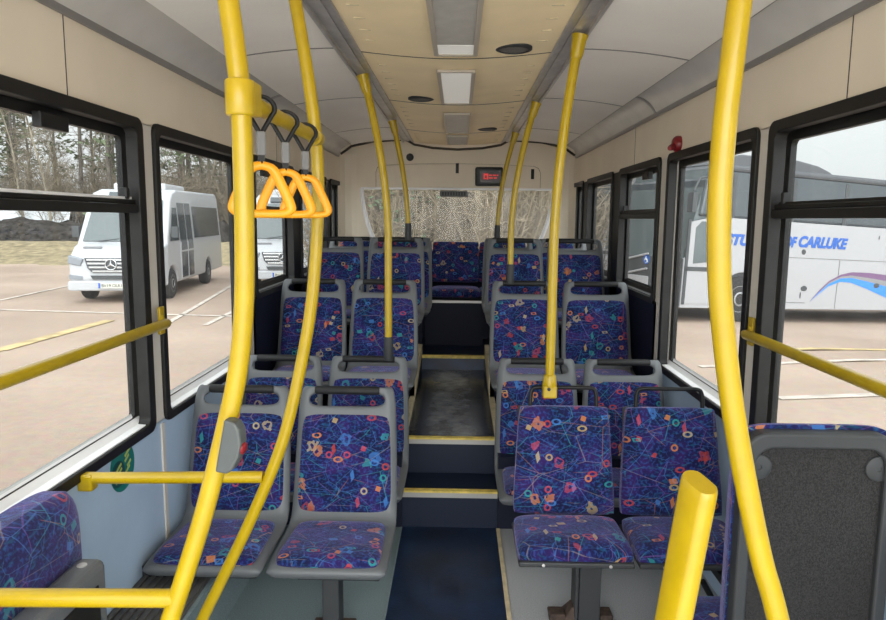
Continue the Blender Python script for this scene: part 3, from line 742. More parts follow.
# hand rails in front of the windows
for (sx, X, lb) in ((-1, -1.105, 'yellow hand rail across the left front window'), (1, 1.075, 'yellow hand rail across the right front window')):
    zz = 1.148 if sx < 0 else 1.133
    o = empty('hand_rail', (X, 2.575, zz), label=lb, cat='rail', group='yellow window hand rails')
    m_ = MB(); m_.tube([(0,-2.2,-.004),(0,-1,0),(0,-.012,0),(0,.0,0),(0,.008,0)], [.0185,.0185,.0185,.016,.008], 16); m_.build('rail', M['yellow'], o)
    m_ = MB(); m_.tube([(0,-.025,0),(sx*.012,-.022,.004),(sx*.018,-.015,.03)], .011, 10); m_.box((sx*.018,-.012,.012), (.012,.040,.105)); m_.build('bracket', M['yellow'], o, bevel=.004)

# yellow box post at the right front
o = empty('yellow_post', (.428, 1.19, 0), label='short yellow flat-sided post with sloping cap, right of the aisle', cat='post')
m_ = MB(); sec = []
for k in range(24):
    a = 2*math.pi*k/24; c, s_ = math.cos(a), math.sin(a)
    e = .017; x = .021*c; y = .019*s_ + (e if s_ > .01 else (-e if s_ < -.01 else 0))
    sec.append((x, y))
ra = R(24)
rows = []
for (z, sc_, tilt) in ((0,1,0),(.3,1,0),(.8,1,0),(1.075,1,.30),(1.084,.985,.30),(1.089,.93,.30),(1.089,.5,.30),(1.089,.02,.30)):
    r_ = []
    for (x, y) in sec + sec[:1]:
        x2, y2 = (x*math.cos(ra)-y*math.sin(ra))*sc_, (x*math.sin(ra)+y*math.cos(ra))*sc_
        r_.append((x2 - .125*(1.05-z) + .002, y2, z + tilt*(y2)))
    rows.append(r_)
m_.grid(rows); m_.build('post', M['yellow'], o)
m_ = MB(); m_.box((-.088,0,.006), (.10,.16,.012)); m_.build('floor_plate', M['yellow'], o, bevel=.004)

# emergency alarm and sticker
o = empty('emergency_hammer_holder', (RW-.001, 3.55, 1.932), label='small red knob on the cream panel above right windows', cat='alarm knob')
m_ = MB(); m_.lathe((0,0,0), [(.040,0),(.040,-.02),(.030,-.032),(.022,-.036),(.004,-.038)], 'x', 20); m_.build('knob', M['red'], o)
m_ = MB(); m_.tube([(-.03,-.01,-.01),(-.06,-.045,-.025),(-.066,-.055,-.028)], [.016,.014,.010], 10); m_.build('spout', M['red'], o)
o = empty('round_sticker', (LW+.0005, 2.262, .694), label='round green sticker with yellow lines on the pale blue wall', cat='sticker')
m_ = MB(); m_.lathe((0,0,0), [(.085,0),(.085,.0016),(.001,.0016)], 'x', 40); m_.build('disc', M['sticker'], o)
m_ = MB(); m_.lathe((.0012,-.034,-.015), [(.046,0),(.046,.0012),(.001,.0012)], 'x', 32); m_.build('dark_panel', M['sticker_dark'], o)
m_ = MB()
for (y, z, w_, h_) in ((.035,.042,.045,.010),(.028,.022,.034,.009),(.042,.0,.030,.010),(.028,-.020,.042,.009),(.022,-.042,.03,.010),(-.034,.004,.05,.009),(-.034,-.014,.056,.009),(-.034,-.032,.045,.009)):
    m_.box((.0030,y,z), (.0008,w_,h_), (R(28),0,0))
m_.build('printed_lines', M['sticker_ink'], o)

# ------------------------------------------------------------------ outside: ground
def slope(x, y):
    s_ = (x-4.4)*.934 + (y-13.2)*.358
    if x < 3: return GZ
    return GZ - .052*max(0, s_-.0)*min(1, (x-3)/1.5)
def asphalt():
    m = mat('asphalt', (.36,.285,.235), .75, bump=.3, bscale=40); nt = m.node_tree; N = nt.nodes; L = nt.links
    tc = N.new('ShaderNodeTexCoord'); n = N.new('ShaderNodeTexNoise'); n.inputs['Scale'].default_value = .35; n.inputs['Detail'].default_value = 8
    n2 = N.new('ShaderNodeTexNoise'); n2.inputs['Scale'].default_value = 9; n2.inputs['Detail'].default_value = 4
    L.new(tc.outputs['Object'], n.inputs['Vector']); L.new(tc.outputs['Object'], n2.inputs['Vector'])
    r = N.new('ShaderNodeValToRGB'); r.color_ramp.elements[0].position = .35; r.color_ramp.elements[0].color = (.36,.262,.20,1); r.color_ramp.elements[1].position = .68; r.color_ramp.elements[1].color = (.49,.37,.29,1)
    L.new(n.outputs['Fac'], r.inputs[0])
    x = N.new('ShaderNodeMix'); x.data_type = 'RGBA'; x.blend_type = 'MULTIPLY'; x.inputs['Factor'].default_value = .35
    L.new(r.outputs[0], x.inputs['A']); L.new(n2.outputs['Color'], x.inputs['B']); L.new(x.outputs['Result'], N['Principled BSDF'].inputs['Base Color'])
    return m
m_ = MB(); rows = []
xs = [-70,-40,-25,-12,-4,0,3,4,5,6,8,10,14,20,30,50]; ys = [-40,-20,-10,-4,0,4,8,10,12,14,16,20,26,34,50,80]
for y in ys: rows.append([(x, y, slope(x, y)) for x in xs])
m_.grid(rows, smooth=False); g = m_.build('ground', asphalt(), fix=False); g['kind'] = 'structure'
M['bounce'] = mat('pale_bounce', (.78,.74,.68), .8, noise=.05, nscale=1)
m_ = MB(); m_.span((-30,-40,GZ-.05), (30,.60,GZ+.03)); o = m_.build('bounce_apron', M['bounce']); o['kind'] = 'structure'  # unseen pale slab added to bounce daylight up to the ceiling
M['line_white'] = mat('white_line', (.50,.44,.38), .8, noise=.3, nscale=4)
M['line_yellow'] = mat('yellow_line', (.46,.35,.17), .8, noise=.3, nscale=4)
def gline(a, b, w_, m, nm):
    a, b = Vector((*a, 0)), Vector((*b, 0)); d = (b-a).normalized(); n = Vector((-d.y, d.x, 0))*w_/2
    k = 6; rows = []
    for i in range(k+1):
        p = a.lerp(b, i/k); rows.append([(q.x, q.y, slope(q.x, q.y)+.012) for q in (p-n, p+n)])
    mb = MB(); mb.grid(rows, smooth=False); o = mb.build(nm, m, solid=.006, soff=0); o['kind'] = 'structure'
gline((-6.5, 9.5), (-6.4, 12.4), .22, M['line_yellow'], 'road_marking')
gline((-7.6, 8.0), (-6.5, 9.5), .22, M['line_yellow'], 'road_marking')
gline((-5.17, 11.9), (-7.3, 25), .10, M['line_white'], 'road_marking')
gline((-4.47, 12), (-4.9, 20), .10, M['line_white'], 'road_marking')
gline((-10.3, 15.2), (-10.9, 21), .10, M['line_white'], 'road_marking')
gline((-11.5, 13.9), (-4.2, 13.1), .10, M['line_white'], 'road_marking')
gline((4.5, 10.2), (10, 11.6), .12, M['line_yellow'], 'road_marking')
gline((3.5, 7.4), (9, 8.4), .12, M['line_white'], 'road_marking')
gline((3.2, 9.0), (8, 10.2), .10, M['line_white'], 'road_marking')

# ------------------------------------------------------------------ vehicles
M['white_paint'] = mat('white_paint', (.36,.36,.375), .3, coat=.3)
M['van_white'] = mat('van_white', (.45,.46,.48), .3, coat=.3)
M['car_glass'] = mat('dark_vehicle_glass', (.040,.052,.062), .08, spec=.8)
M['wind_glass'] = mat('windscreen_glass', (.075,.095,.10), .08, spec=.8)
M['roof_grey'] = mat('coach_roof_grey', (.075,.08,.09), .6)
M['tyre'] = mat('tyre', (.02,.02,.021), .85)
M['hub'] = mat('hub', (.30,.30,.31), .4, metal=.5)
M['chrome'] = mat('chrome', (.55,.56,.58), .2, metal=.8)
M['dark_trim'] = mat('dark_trim', (.05,.055,.06), .5)
M['lens'] = mat('lamp_lens', (.24,.26,.29), .15)
M['amber'] = mat('amber_lens', (.55,.25,.06), .3)
M['plate'] = mat('number_plate', (.62,.62,.55), .5)
M['eu'] = mat('plate_blue', (.03,.10,.45), .5)
M['txt_black'] = mat('plate_ink', (.02,.02,.02), .5)
M['livery_blue'] = mat('livery_blue', (.02,.105,.42), .4)
M['livery_bright'] = mat('livery_bright_blue', (.03,.21,.66), .4)
M['livery_purple'] = mat('livery_purple', (.15,.075,.17), .4)
M['livery_grey'] = mat('livery_grey', (.22,.22,.23), .4)
M['line_dark'] = mat('panel_gap', (.10,.10,.10), .7)

def text(s, name, m, parent, loc, rot, width, height=None, shear=0, off=0, ext=.002):
    c = bpy.data.curves.new(name, 'FONT'); c.body = s; c.size = 1; c.shear = shear; c.offset = off; c.extrude = .5
    t_ = bpy.data.objects.new(name, c); COL.objects.link(t_); bpy.context.view_layer.update()
    dg = bpy.context.evaluated_depsgraph_get(); me = bpy.data.meshes.new_from_object(t_.evaluated_get(dg))
    xs = [v.co.x for v in me.vertices]; ys = [v.co.y for v in me.vertices]
    sx = width/(max(xs)-min(xs)); sy = (height/(max(ys)-min(ys))) if height else sx
    x0, y0 = min(xs), min(ys)
    for v in me.vertices: v.co = ((v.co.x-x0)*sx, (v.co.y-y0)*sy, v.co.z*2*ext)
    bpy.data.objects.remove(t_); o = bpy.data.objects.new(name, me); me.materials.append(m); COL.objects.link(o)
    o.parent = parent; o.location = loc; o.rotation_euler = rot; return o

def wheel(parent, x, y, z, r, w_, axis, out):
    """out: +1/-1 direction of the outer face along axis"""
    m_ = MB(); m_.lathe((x, y, z), [(r*.62, -w_/2), (r*.92, -w_/2), (r, -w_/2+.03), (r, w_/2-.03), (r*.92, w_/2), (r*.62, w_/2)], axis, 32); o = m_.build('wheel', M['tyre'], parent)
    c = [x, y, z]; ax = {'x':0,'y':1}[axis]; c[ax] += out*(w_/2-.01)
    m_ = MB(); m_.lathe(c, [(r*.60, 0), (r*.58, out*.012), (r*.40, -out*.004), (r*.25, out*.02), (r*.22, -out*.005), (.01, -out*.005)], axis, 24); m_.build('wheel_hub', M['hub'], o)
    m_ = MB()
    for k in range(10):
        a = 2*math.pi*k/10; p = list(c); p[ax] += out*.006; o2 = [i for i in range(3) if i != ax]
        p[o2[0]] += r*.47*math.cos(a); p[o2[1]] += r*.47*math.sin(a)
        m_.lathe(p, [(r*.06, -.002), (r*.06, .004), (.002, .004)], axis, 8)
    m_.build('hub_hole', M['dark_trim'], o)
    return o

# coach: local x runs back along its nearside, local y goes across (0 = nearside), z up
def make_coach(lettered=True):
    c = empty('coach')
    LEN, WID = 12.0, 2.5
    # body side below the glass with the front wheel arch cut out
    def side(y0, y1, nm):
        arch = [(1.44+.56*math.cos(R(a)), .43+.56*math.sin(R(a))) for a in range(170, 9, -10)]
        poly = [(.0,.28), (.86,.28)] + [(x, z) for x, z in arch if z > .28] + [(2.02,.28), (7.9,.28)]
        arch2 = [(8.5+.56*math.cos(R(a)), .43+.56*math.sin(R(a))) for a in range(170, 9, -10)]
        poly += [(x, z) for x, z in arch2 if z > .28] + [(9.1,.28), (LEN,.28), (LEN,2.02), (1.02,2.02), (1.02,1.9), (.0,1.2)]
        mb = MB(); mb.prism([(x, z) for x, z in poly], y0, y1, 'y'); return mb.build(nm, M['white_paint'], c)
    side(0, .06, 'side_body'); side(WID-.06, WID, 'side_body')
    m_ = MB(); m_.span((1.1,.08,.33), (LEN-.05,WID-.08,1.98)); m_.build('core', M['dark_trim'], c)
    m_ = MB(); m_.prism([(1.0,2.02),(LEN,2.02),(LEN,2.93),(.55,2.93),(.40,2.70),(.30,2.02)], .03, WID-.03, 'y'); m_.build('glazing', M['car_glass'], c, bevel=.05)
    m_ = MB()
    for x in (1.05,2.55,3.95,5.4,6.9,8.4,9.9): m_.span((x-.05,.024,2.02), (x+.05,.03,2.86))
    m_.build('window_pillar', M['dark_trim'], c)
    m_ = MB(); m_.prism([(.45,2.90),(LEN,2.90),(LEN,3.03),(.62,3.03)], .0, WID, 'y'); m_.build('roof', M['roof_grey'], c, bevel=.05)
    P = [(.55,3.0),(.75,3.15),(1.2,3.24),(2.6,3.24),(3.15,3.17),(3.45,3.08),(3.6,3.0)]
    m_ = MB(); m_.prism(P, .06, WID-.06, 'y'); m_.build('roof_pod', M['roof_grey'], c, bevel=.03)
    # door and front quarter
    m_ = MB(); m_.prism([(.08,.36),(.98,.36),(.98,2.0),(.50,2.0),(.08,1.9)], -.014, .01, 'y'); m_.build('door_panel', M['white_paint'], c)
    m_ = MB(); m_.prism([(.20,1.12),(.86,1.20),(.86,1.92),(.32,1.92),(.20,1.80)], -.022, -.010, 'y'); m_.build('door_window', M['wind_glass'], c)
    m_ = MB(); m_.span((.02,-.02,.34), (.08,.01,1.95)); m_.span((.02,-.02,.98), (.98,-.013,1.06)); m_.build('door_frame', M['dark_trim'], c)
    m_ = MB(); m_.span((.98,-.012,.34), (1.0,.005,2.0)); m_.span((2.40,-.004,.30),(2.412,.004,1.98)); m_.span((2.05,-.004,1.312),(8,.004,1.322)); m_.span((3.92,-.004,.30),(3.932,.004,1.31)); m_.span((2.05,-.004,.40),(3.1,.004,.412)); m_.span((5.6,-.004,.30),(5.612,.004,1.31)); m_.build('panel_gap', M['line_dark'], c)
    for (x, z, rx, rz) in ((2.92,1.44,.055,.055), (3.03,.70,.085,.055), (5.05,.80,.085,.055)):
        m_ = MB(); m_.prism([(x+rx*math.cos(a), z+rz*math.sin(a)) for a in [2*math.pi*k/16 for k in range(16)]], -.006, .004, 'y'); m_.build('hatch_handle', M['dark_trim'], c)
    m_ = MB(); m_.span((2.94,-.006,.50), (2.965,.004,.62)); m_.span((4.95,-.006,1.78),(4.975,.004,1.86)); m_.build('side_marker', M['dark_trim'], c)
    # swoosh
    lo = [(3.23,.435),(3.45,.60),(3.69,.76),(4.0,.86),(4.3,.85),(4.8,.72),(5.4,.54),(6.2,.36),(6.9,.30)]
    mi = [(3.23,.437),(3.45,.63),(3.69,.81),(4.0,.93),(4.3,.95),(4.8,.88),(5.4,.78),(6.2,.70),(7.2,.70)]
    m2 = [(3.23,.439),(3.45,.64),(3.69,.84),(4.0,.97),(4.3,1.0),(4.8,.96),(5.4,.90),(6.2,.84),(7.4,.85)]
    hi = [(3.23,.440),(3.45,.67),(3.69,.87),(4.0,1.01),(4.3,1.07),(4.8,1.07),(5.4,1.03),(6.2,1.0),(7.6,1.05)]
    for (a, b, mm, k) in ((lo, mi, 'livery_bright', -.003), (mi, m2, 'livery_grey', -.0035), (m2, hi, 'livery_purple', -.004)):
        mb = MB(); mb.grid([[(x, k, z) for x, z in a], [(x, k, z) for x, z in b]], smooth=False); mb.build('livery_stripe', M[mm], c, solid=.004, soff=0)
    # front face (normal -x)
    m_ = MB(); m_.span((-.03,1.0,.30), (.04,WID-.06,.80)); m_.build('front_panel', M['white_paint'], c, bevel=.03)
    m_ = MB(); m_.add([(-.02,.02,.30),(-.02,WID-.02,.30),(-.02,WID-.02,1.2),(-.02,.02,1.2),(.06,.02,.30),(.06,WID-.02,.30),(.06,WID-.02,1.2),(.06,.02,1.2)], [(0,1,2,3),(4,7,6,5),(0,4,5,1),(1,5,6,2),(2,6,7,3),(3,7,4,0)]); m_.build('front_body', M['dark_trim'], c)
    m_ = MB(); m_.add([(-.01,.05,1.2),(-.01,WID-.05,1.2),(.48,WID-.12,2.92),(.48,.12,2.92),(.5,.05,1.2),(.5,WID-.05,1.2),(.9,WID-.12,2.92),(.9,.12,2.92)], [(0,1,2,3),(4,7,6,5),(0,4,5,1),(1,5,6,2),(2,6,7,3),(3,7,4,0)]); m_.build('windscreen', M['wind_glass'], c)
    for (y0, z0, y1, z1) in ((2.2,1.02,1.05,1.25), (2.2,.72,1.05,.95)):
        m_ = MB(); m_.tube([(-.045,y0,z0),(-.045,y1,z1)], .022, 6); m_.build('front_trim', M['white_paint'], c)
    for (y, z) in ((1.66,.56), (1.84,.545), (2.2,.55), (.75,.56), (.55,.57)):
        m_ = MB(); m_.lathe((-.03,y,z), [(.065,.01),(.065,-.012),(.045,-.018),(.004,-.02)], 'x', 16); m_.build('headlight', M['lens'], c)
    m_ = MB(); m_.lathe((-.022,1.12,1.13), [(.10,.0),(.10,-.004),(.002,-.004)], 'x', 24); q = m_.build('access_symbol', M['livery_blue'], c)
    m_ = MB(); m_.tube([(-.028,1.13,1.19),(-.028,1.13,1.12),(-.028,1.09,1.12),(-.028,1.07,1.07)], .010, 6); m_.tube([(-.028,1.13+.045*math.cos(R(a)),1.105+.045*math.sin(R(a))) for a in range(0,271,30)], .008, 6); m_.build('symbol_figure', M['plate'], q)
    m_ = MB(); m_.tube([(.35,-.02,2.75),(.05,-.18,2.70),(-.10,-.22,2.45)], .02, 8); m_.box((-.11,-.22,2.25), (.10,.16,.36)); m_.build('mirror', M['dark_trim'], c, bevel=.02)
    for x in (1.44, 8.5): wheel(c, x, .17, .455, .45, .28, 'y', -1); wheel(c, x, WID-.17, .455, .45, .28, 'y', 1)
    if lettered:
        text('STUARTS', 'lettering', M['livery_blue'], c, (.93,-.004,1.500), (R(90),0,0), 1.32, .225, .25, .05, .004)
        text('OF', 'lettering', M['livery_blue'], c, (2.405,-.004,1.515), (R(90),0,0), .31, .225, .25, .05, .004)
        text('CARLUKE', 'lettering', M['livery_blue'], c, (2.76,-.004,1.530), (R(90),0,0), 1.33, .235, .25, .05, .004)
    return c
co = make_coach(); co.location = (4.20, 13.09, GZ+.004); co.rotation_euler = (0, R(2.6), R(21))
tag(co, 'white coach lettered in blue with purple and blue swoosh, beyond right windows', 'coach')
c2 = make_coach(False); c2.location = (3.9, 19.5, GZ+.006); c2.rotation_euler = (0, R(2.6), R(24)); c2.name = 'coach'
tag(c2, 'pale coach parked farther off, glimpsed through the narrow rear right windows', 'coach')

# minibus: local -y is the front, x across, z up
def make_van(pod):
    v = empty('minibus')
    W2, LEN = 1.0, 6.6
    P = [(.02,.30),(-.02,.55),(.0,.85),(.06,1.02),(.50,1.22),(.72,1.30),(1.35,2.30),(1.55,2.46),(2.0,2.56),(LEN-.25,2.60),(LEN-.06,2.48),(LEN,1.2),(LEN,.36)]
    a1 = [(1.05+.40*math.cos(R(a)), .36+.40*math.sin(R(a))) for a in range(0, 181, 15)]
    a2 = [(4.75+.40*math.cos(R(a)), .36+.40*math.sin(R(a))) for a in range(0, 181, 15)]
    poly = P + [(5.2,.34)] + [(x, z) for x, z in a2 if z > .34] + [(4.3,.34),(1.5,.34)] + [(x, z) for x, z in a1 if z > .34] + [(.6,.34)]
    m_ = MB(); m_.prism(poly, -W2, W2, 'x')
    m_.v = [(x*(1-.10*max(0, (z-1.15))/1.4)*(1-.10*max(0, (.35-y))/.35), y, z) for x, y, z in m_.v]
    m_.build('body', M['van_white'], v, bevel=.06, seg=3)
    def front(y): return y
    # windscreen
    m_ = MB(); m_.add([(-.86,.735,1.33),(.86,.735,1.33),(.76,1.33,2.28),(-.76,1.33,2.28),(-.86,.80,1.30),(.86,.80,1.30),(.76,1.40,2.25),(-.76,1.40,2.25)], [(0,1,2,3),(4,7,6,5),(0,4,5,1),(1,5,6,2),(2,6,7,3),(3,7,4,0)]); q = m_.build('windscreen', M['wind_glass'], v)
    q.location = (0, -.03, .02)
    m_ = MB()
    for x in (-.5, .1): m_.tube([(x,.69,1.345),(x+.45,.74,1.40)], .012, 6)
    m_.build('wiper', M['dark_trim'], v)
    m_ = MB(); m_.box((-.55,.44,1.215), (.40,.06,.02), (R(25),0,0)); m_.box((.55,.44,1.215), (.40,.06,.02), (R(25),0,0)); m_.build('bonnet_vent', M['livery_grey'], v)
    # grille with badge
    m_ = MB(); m_.prism([(-.56,1.0),(.56,1.0),(.50,.78),(.40,.68),(-.40,.68),(-.50,.78)], -.05, -.015, 'y'); gq = m_.build('grille', M['dark_trim'], v)
    m_ = MB()
    for z, w_ in ((.965,1.02), (.885,1.0), (.80,.94), (.715,.80)): m_.box((0,-.055,z), (w_,.03,.040))
    m_.build('grille_bar', M['chrome'], gq)
    m_ = MB(); T = [(.115*math.cos(R(a)), -.085, .86+.115*math.sin(R(a))) for a in range(0, 361, 15)]; m_.tube(T, .016, 8, cap=False)
    for a in (90, 210, 330): m_.tube([(0,-.085,.86), (.11*math.cos(R(a)), -.085, .86+.11*math.sin(R(a)))], [.026,.006], 6)
    m_.build('badge', M['chrome'], gq)
    m_ = MB(); m_.lathe((0,-.065,.86), [(.115,0),(.115,-.006),(.002,-.006)], 'y', 24); m_.build('badge_back', M['dark_trim'], gq)
    m_ = MB(); m_.prism([(-.45,.62),(.45,.62),(.40,.53),(-.40,.53)], -.05, -.02, 'y'); m_.build('lower_grille', M['dark_trim'], v)
    m_ = MB(); m_.prism(rrect(-.95,.95,.28,.50,.07), -.035, .12, 'y'); m_.build('bumper', M['van_white'], v, bevel=.03)
    for s_ in (-1, 1):
        m_ = MB(); m_.prism([(s_*.60,.98),(s_*.90,1.06),(s_*.92,.88),(s_*.66,.82)], -.035, .10, 'y'); m_.build('headlight', M['lens'], v, bevel=.02)
        m_ = MB(); m_.prism([(s_*.62,.60),(s_*.90,.64),(s_*.90,.54),(s_*.62,.52)], -.035, .10, 'y'); m_.build('fog_light', M['lens'], v)
        m_ = MB(); m_.box((s_*1.10,.98,1.55), (.16,.10,.26)); m_.tube([(s_*.92,1.02,1.45),(s_*1.08,.99,1.47)], .03, 6); m_.build('mirror', M['dark_trim'], v, bevel=.03)
        def sx(z): return s_*(1-.10*max(0,(z-1.15))/1.4)*W2
        def quad(y0, y1, z0, z1, nm, mt, dy=0, off=.006):
            mb = MB(); mb.add([(sx(z0)+s_*off,y0,z0),(sx(z0)+s_*off,y1,z0),(sx(z1)+s_*off,y1+dy*0,z1),(sx(z1)+s_*off,y0+dy,z1),(sx(z0)-s_*.02,y0,z0),(sx(z0)-s_*.02,y1,z0),(sx(z1)-s_*.02,y1,z1),(sx(z1)-s_*.02,y0+dy,z1)], [(0,1,2,3),(4,7,6,5),(0,4,5,1),(1,5,6,2),(2,6,7,3),(3,7,4,0)]); return mb.build(nm, mt, v)
        quad(.95, 1.75, 1.34, 2.12, 'front_side_window', M['car_glass'], .45)
        for (ya, yb) in ((1.85, 2.45), (2.52, 3.05)):
            dq = quad(ya, yb, .42, 1.15, 'entrance_door', M['car_glass']); quad(ya, yb, 1.15, 2.25, 'door_glass', M['car_glass']).parent = dq
        quad(3.25, 6.35, 1.36, 2.18, 'side_window', M['car_glass'])
        m_ = MB(); m_.span((s_*(1.005)-.01,1.80,.40), (s_*1.005+.01,1.84,1.3)); m_.span((s_*1.005-.01,2.47,.40), (s_*1.005+.01,2.50,1.3)); m_.span((s_*1.005-.01,1.84,1.05),(s_*1.005+.01,3.05,1.09)); m_.build('door_frame', M['van_white'], v)
        for y in (1.05, 4.75): wheel(v, s_*.88, y, .352, .35, .22, 'x', s_)
    m_ = MB(); m_.box((-.03,-.075,.40), (.52,.016,.115)); pl = m_.build('number_plate', M['plate'], v)
    m_ = MB(); m_.box((-.262,-.085,.40), (.045,.006,.113)); m_.build('plate_band', M['eu'], pl)
    text('BV19 OUU', 'plate_text', M['txt_black'], pl, (-.215,-.084,.365), (R(90),0,0), .42, .07, 0, .012, .002)
    m_ = MB(); m_.prism(rrect(-.62,.62,2.53,2.72,.06), 2.1, 3.9, 'y'); m_.build('roof_unit', M['van_white'], v, bevel=.05)
    m_ = MB(); m_.box((.0,1.40,2.40), (.95,.05,.16), (R(-40),0,0)); m_.build('destination_window', M['car_glass'], v)
    return v
van = make_van(True); van.location = (-7.58, 14.95, GZ); van.rotation_euler = (0, 0, R(7.5))
tag(van, 'white minibus with star grille badge facing us beyond left windows', 'minibus', 'white minibuses in the car park')
v2 = copy_tree(van); v2.location = (-4.66, 18.3, GZ); v2.rotation_euler = (0, 0, R(8))
tag(v2, 'white minibus seen below the strap handles, behind the first minibus', 'minibus', 'white minibuses in the car park')

# ------------------------------------------------------------------ earth bank, trees
M['dry_grass'] = mat('dry_grass', (.25,.20,.115), .9, noise=.45, nscale=3, bump=.6, bscale=6, detail=8)
M['earth'] = mat('dark_earth', (.034,.030,.027), .95, spec=.1, noise=.85, nscale=4.5, bump=.9, bscale=5, detail=8)
M['forest_floor'] = mat('forest_floor', (.16,.13,.08), .95, noise=.5, nscale=.8)
def noise2(x, y, s=1):
    return (math.sin(x*1.3*s+1.7*math.sin(y*.9*s)) + math.sin(y*1.7*s+2.1*math.sin(x*.7*s+1)) + .5*math.sin(x*3.1*s+y*2.7*s))/2.5
m_ = MB(); rows = []
for j in range(14):
    t_ = j/13; y = 26.2 + 11*t_; rows.append([(x, y+.5*noise2(x*.3, y), GZ-.02+ .75*math.sin(min(1, t_*1.25)*math.pi/2)**1.3*(1+.15*noise2(x*.5, y*.5)) + (.05*noise2(x*2, y*2) if t_ > 0 else -.05)) for x in [-48+1.2*k for k in range(46)]])
m_.grid(rows); o = m_.build('grass_bank', M['dry_grass'], fix=False); tag(o, kind='structure')
m_ = MB(); rows = []
for j in range(30):
    t_ = j/29; y = 32.5 + 5.5*t_; rows.append([(x, y, GZ+.1+(1.42+.3*noise2(x*.6, y*.4)+.22*noise2(x*2.3, y*2.1)+.10*noise2(x*6, y*5))*math.sin(t_*math.pi)**.8*min(1, max(0, (-9.5-x)/2.5))) for x in [-48+.3*k for k in range(132)]])
m_.grid(rows); o = m_.build('earth_mound', M['earth'], fix=False); tag(o, 'long dark heap of bare earth behind the dry grass bank, beyond left windows', 'earth heap')
m_ = MB(); rows = [[(x, y, GZ+.25+.3*noise2(x*.2, y*.2)) for x in range(-60, 41, 5)] for y in (36, 38, 45, 55, 70)]; m_.grid(rows); o = m_.build('forest_ground', M['forest_floor'], fix=False); tag(o, kind='structure')
# low red shed and a pale tarpaulin behind the heap
M['red_roof'] = mat('red_roof', (.40,.12,.09), .7, noise=.2, nscale=3); M['tarp'] = mat('pale_tarpaulin', (.60,.62,.64), .6, noise=.15, nscale=3)
o = empty('shed', (-17.6, 38.2, GZ), label='low red-roofed shed behind the earth heap', cat='shed')
m_ = MB(); m_.span((-2.2,-1,0), (2.2,1,2.0)); m_.build('walls', M['dark_trim'], o)
m_ = MB(); m_.prism([(-1.2,1.98),(1.2,1.98),(1.2,2.08),(0,2.42),(-1.2,2.08)], -2.4, 2.4, 'x'); m_.build('roof', M['red_roof'], o)
m_ = MB(); rows = []
for j in range(9): rows.append([(x, -1.2+.3*j, 1.9*math.sin(math.pi*j/8)**.6*(1+.25*noise2(x, j)) ) for x in [-3+.35*k for k in range(18)]])
m_.grid(rows); o = m_.build('tarpaulin_heap', M['tarp']); o.location = (-24.5, 38.3, GZ+.25); tag(o, 'pale tarpaulin-covered heap behind the dark earth, far left', 'tarpaulin')

M['bark'] = mat('pine_bark', (.10,.085,.07), .9, noise=.4, nscale=3)
M['bark_pale'] = mat('pale_bark', (.26,.225,.17), .9, noise=.4, nscale=3)
M['twig'] = mat('twigs', (.20,.165,.12), .95, noise=.3, nscale=2)
M['needle'] = mat('needles', (.10,.125,.065), .9, noise=.4, nscale=1.5)
M['ever'] = mat('evergreen', (.055,.095,.05), .9, noise=.4, nscale=1.5)
def pine(seed, h, label, dens=70, low=.12, ls=1):
    rng = random.Random(seed); t_ = empty('pine_tree')
    lean = rng.uniform(-.4, .4)
    m_ = MB(); m_.tube([(lean*(k/6)**2, 0, h*k/6-.4*(k == 0)) for k in range(7)], [.15-.12*k/6 for k in range(7)], 7)
    br = []
    for i in range(dens):
        q = low + (1-low)*rng.random()**.8; z = h*q; a = rng.uniform(0, 6.283); l = (1-q)*1.7+.45; l *= rng.uniform(.6, 1.1)
        e = Vector((math.cos(a)*l, math.sin(a)*l, rng.uniform(-.25, .12)*l)); b0 = Vector((lean*q*q, 0, z))
        m_.tube([b0, b0+e*.6+Vector((0,0,.05)), b0+e], [.022,.014,.006], 3, cap=False); br.append((b0, e, l))
    m_.build('trunk', M['bark'], t_)
    m_ = MB()
    for b0, e, l in br:
        for k in range(rng.randint(4, 7)*(1 if ls == 1 else 3)):
            p = b0 + e*rng.uniform(.35, 1.05) + Vector((rng.uniform(-.12,.12), rng.uniform(-.12,.12), rng.uniform(-.10,.14)))
            s_ = rng.uniform(.10, .24)*ls; ax = Vector((rng.uniform(-1,1), rng.uniform(-1,1), rng.uniform(-.6,.6))).normalized(); u = ax.orthogonal().normalized()*s_*.45
            m_.add([p-ax*s_, p-u, p+ax*s_, p+u], [(0,1,2,3)])
    m_.build('foliage', M['needle'], t_, fix=False)
    return t_
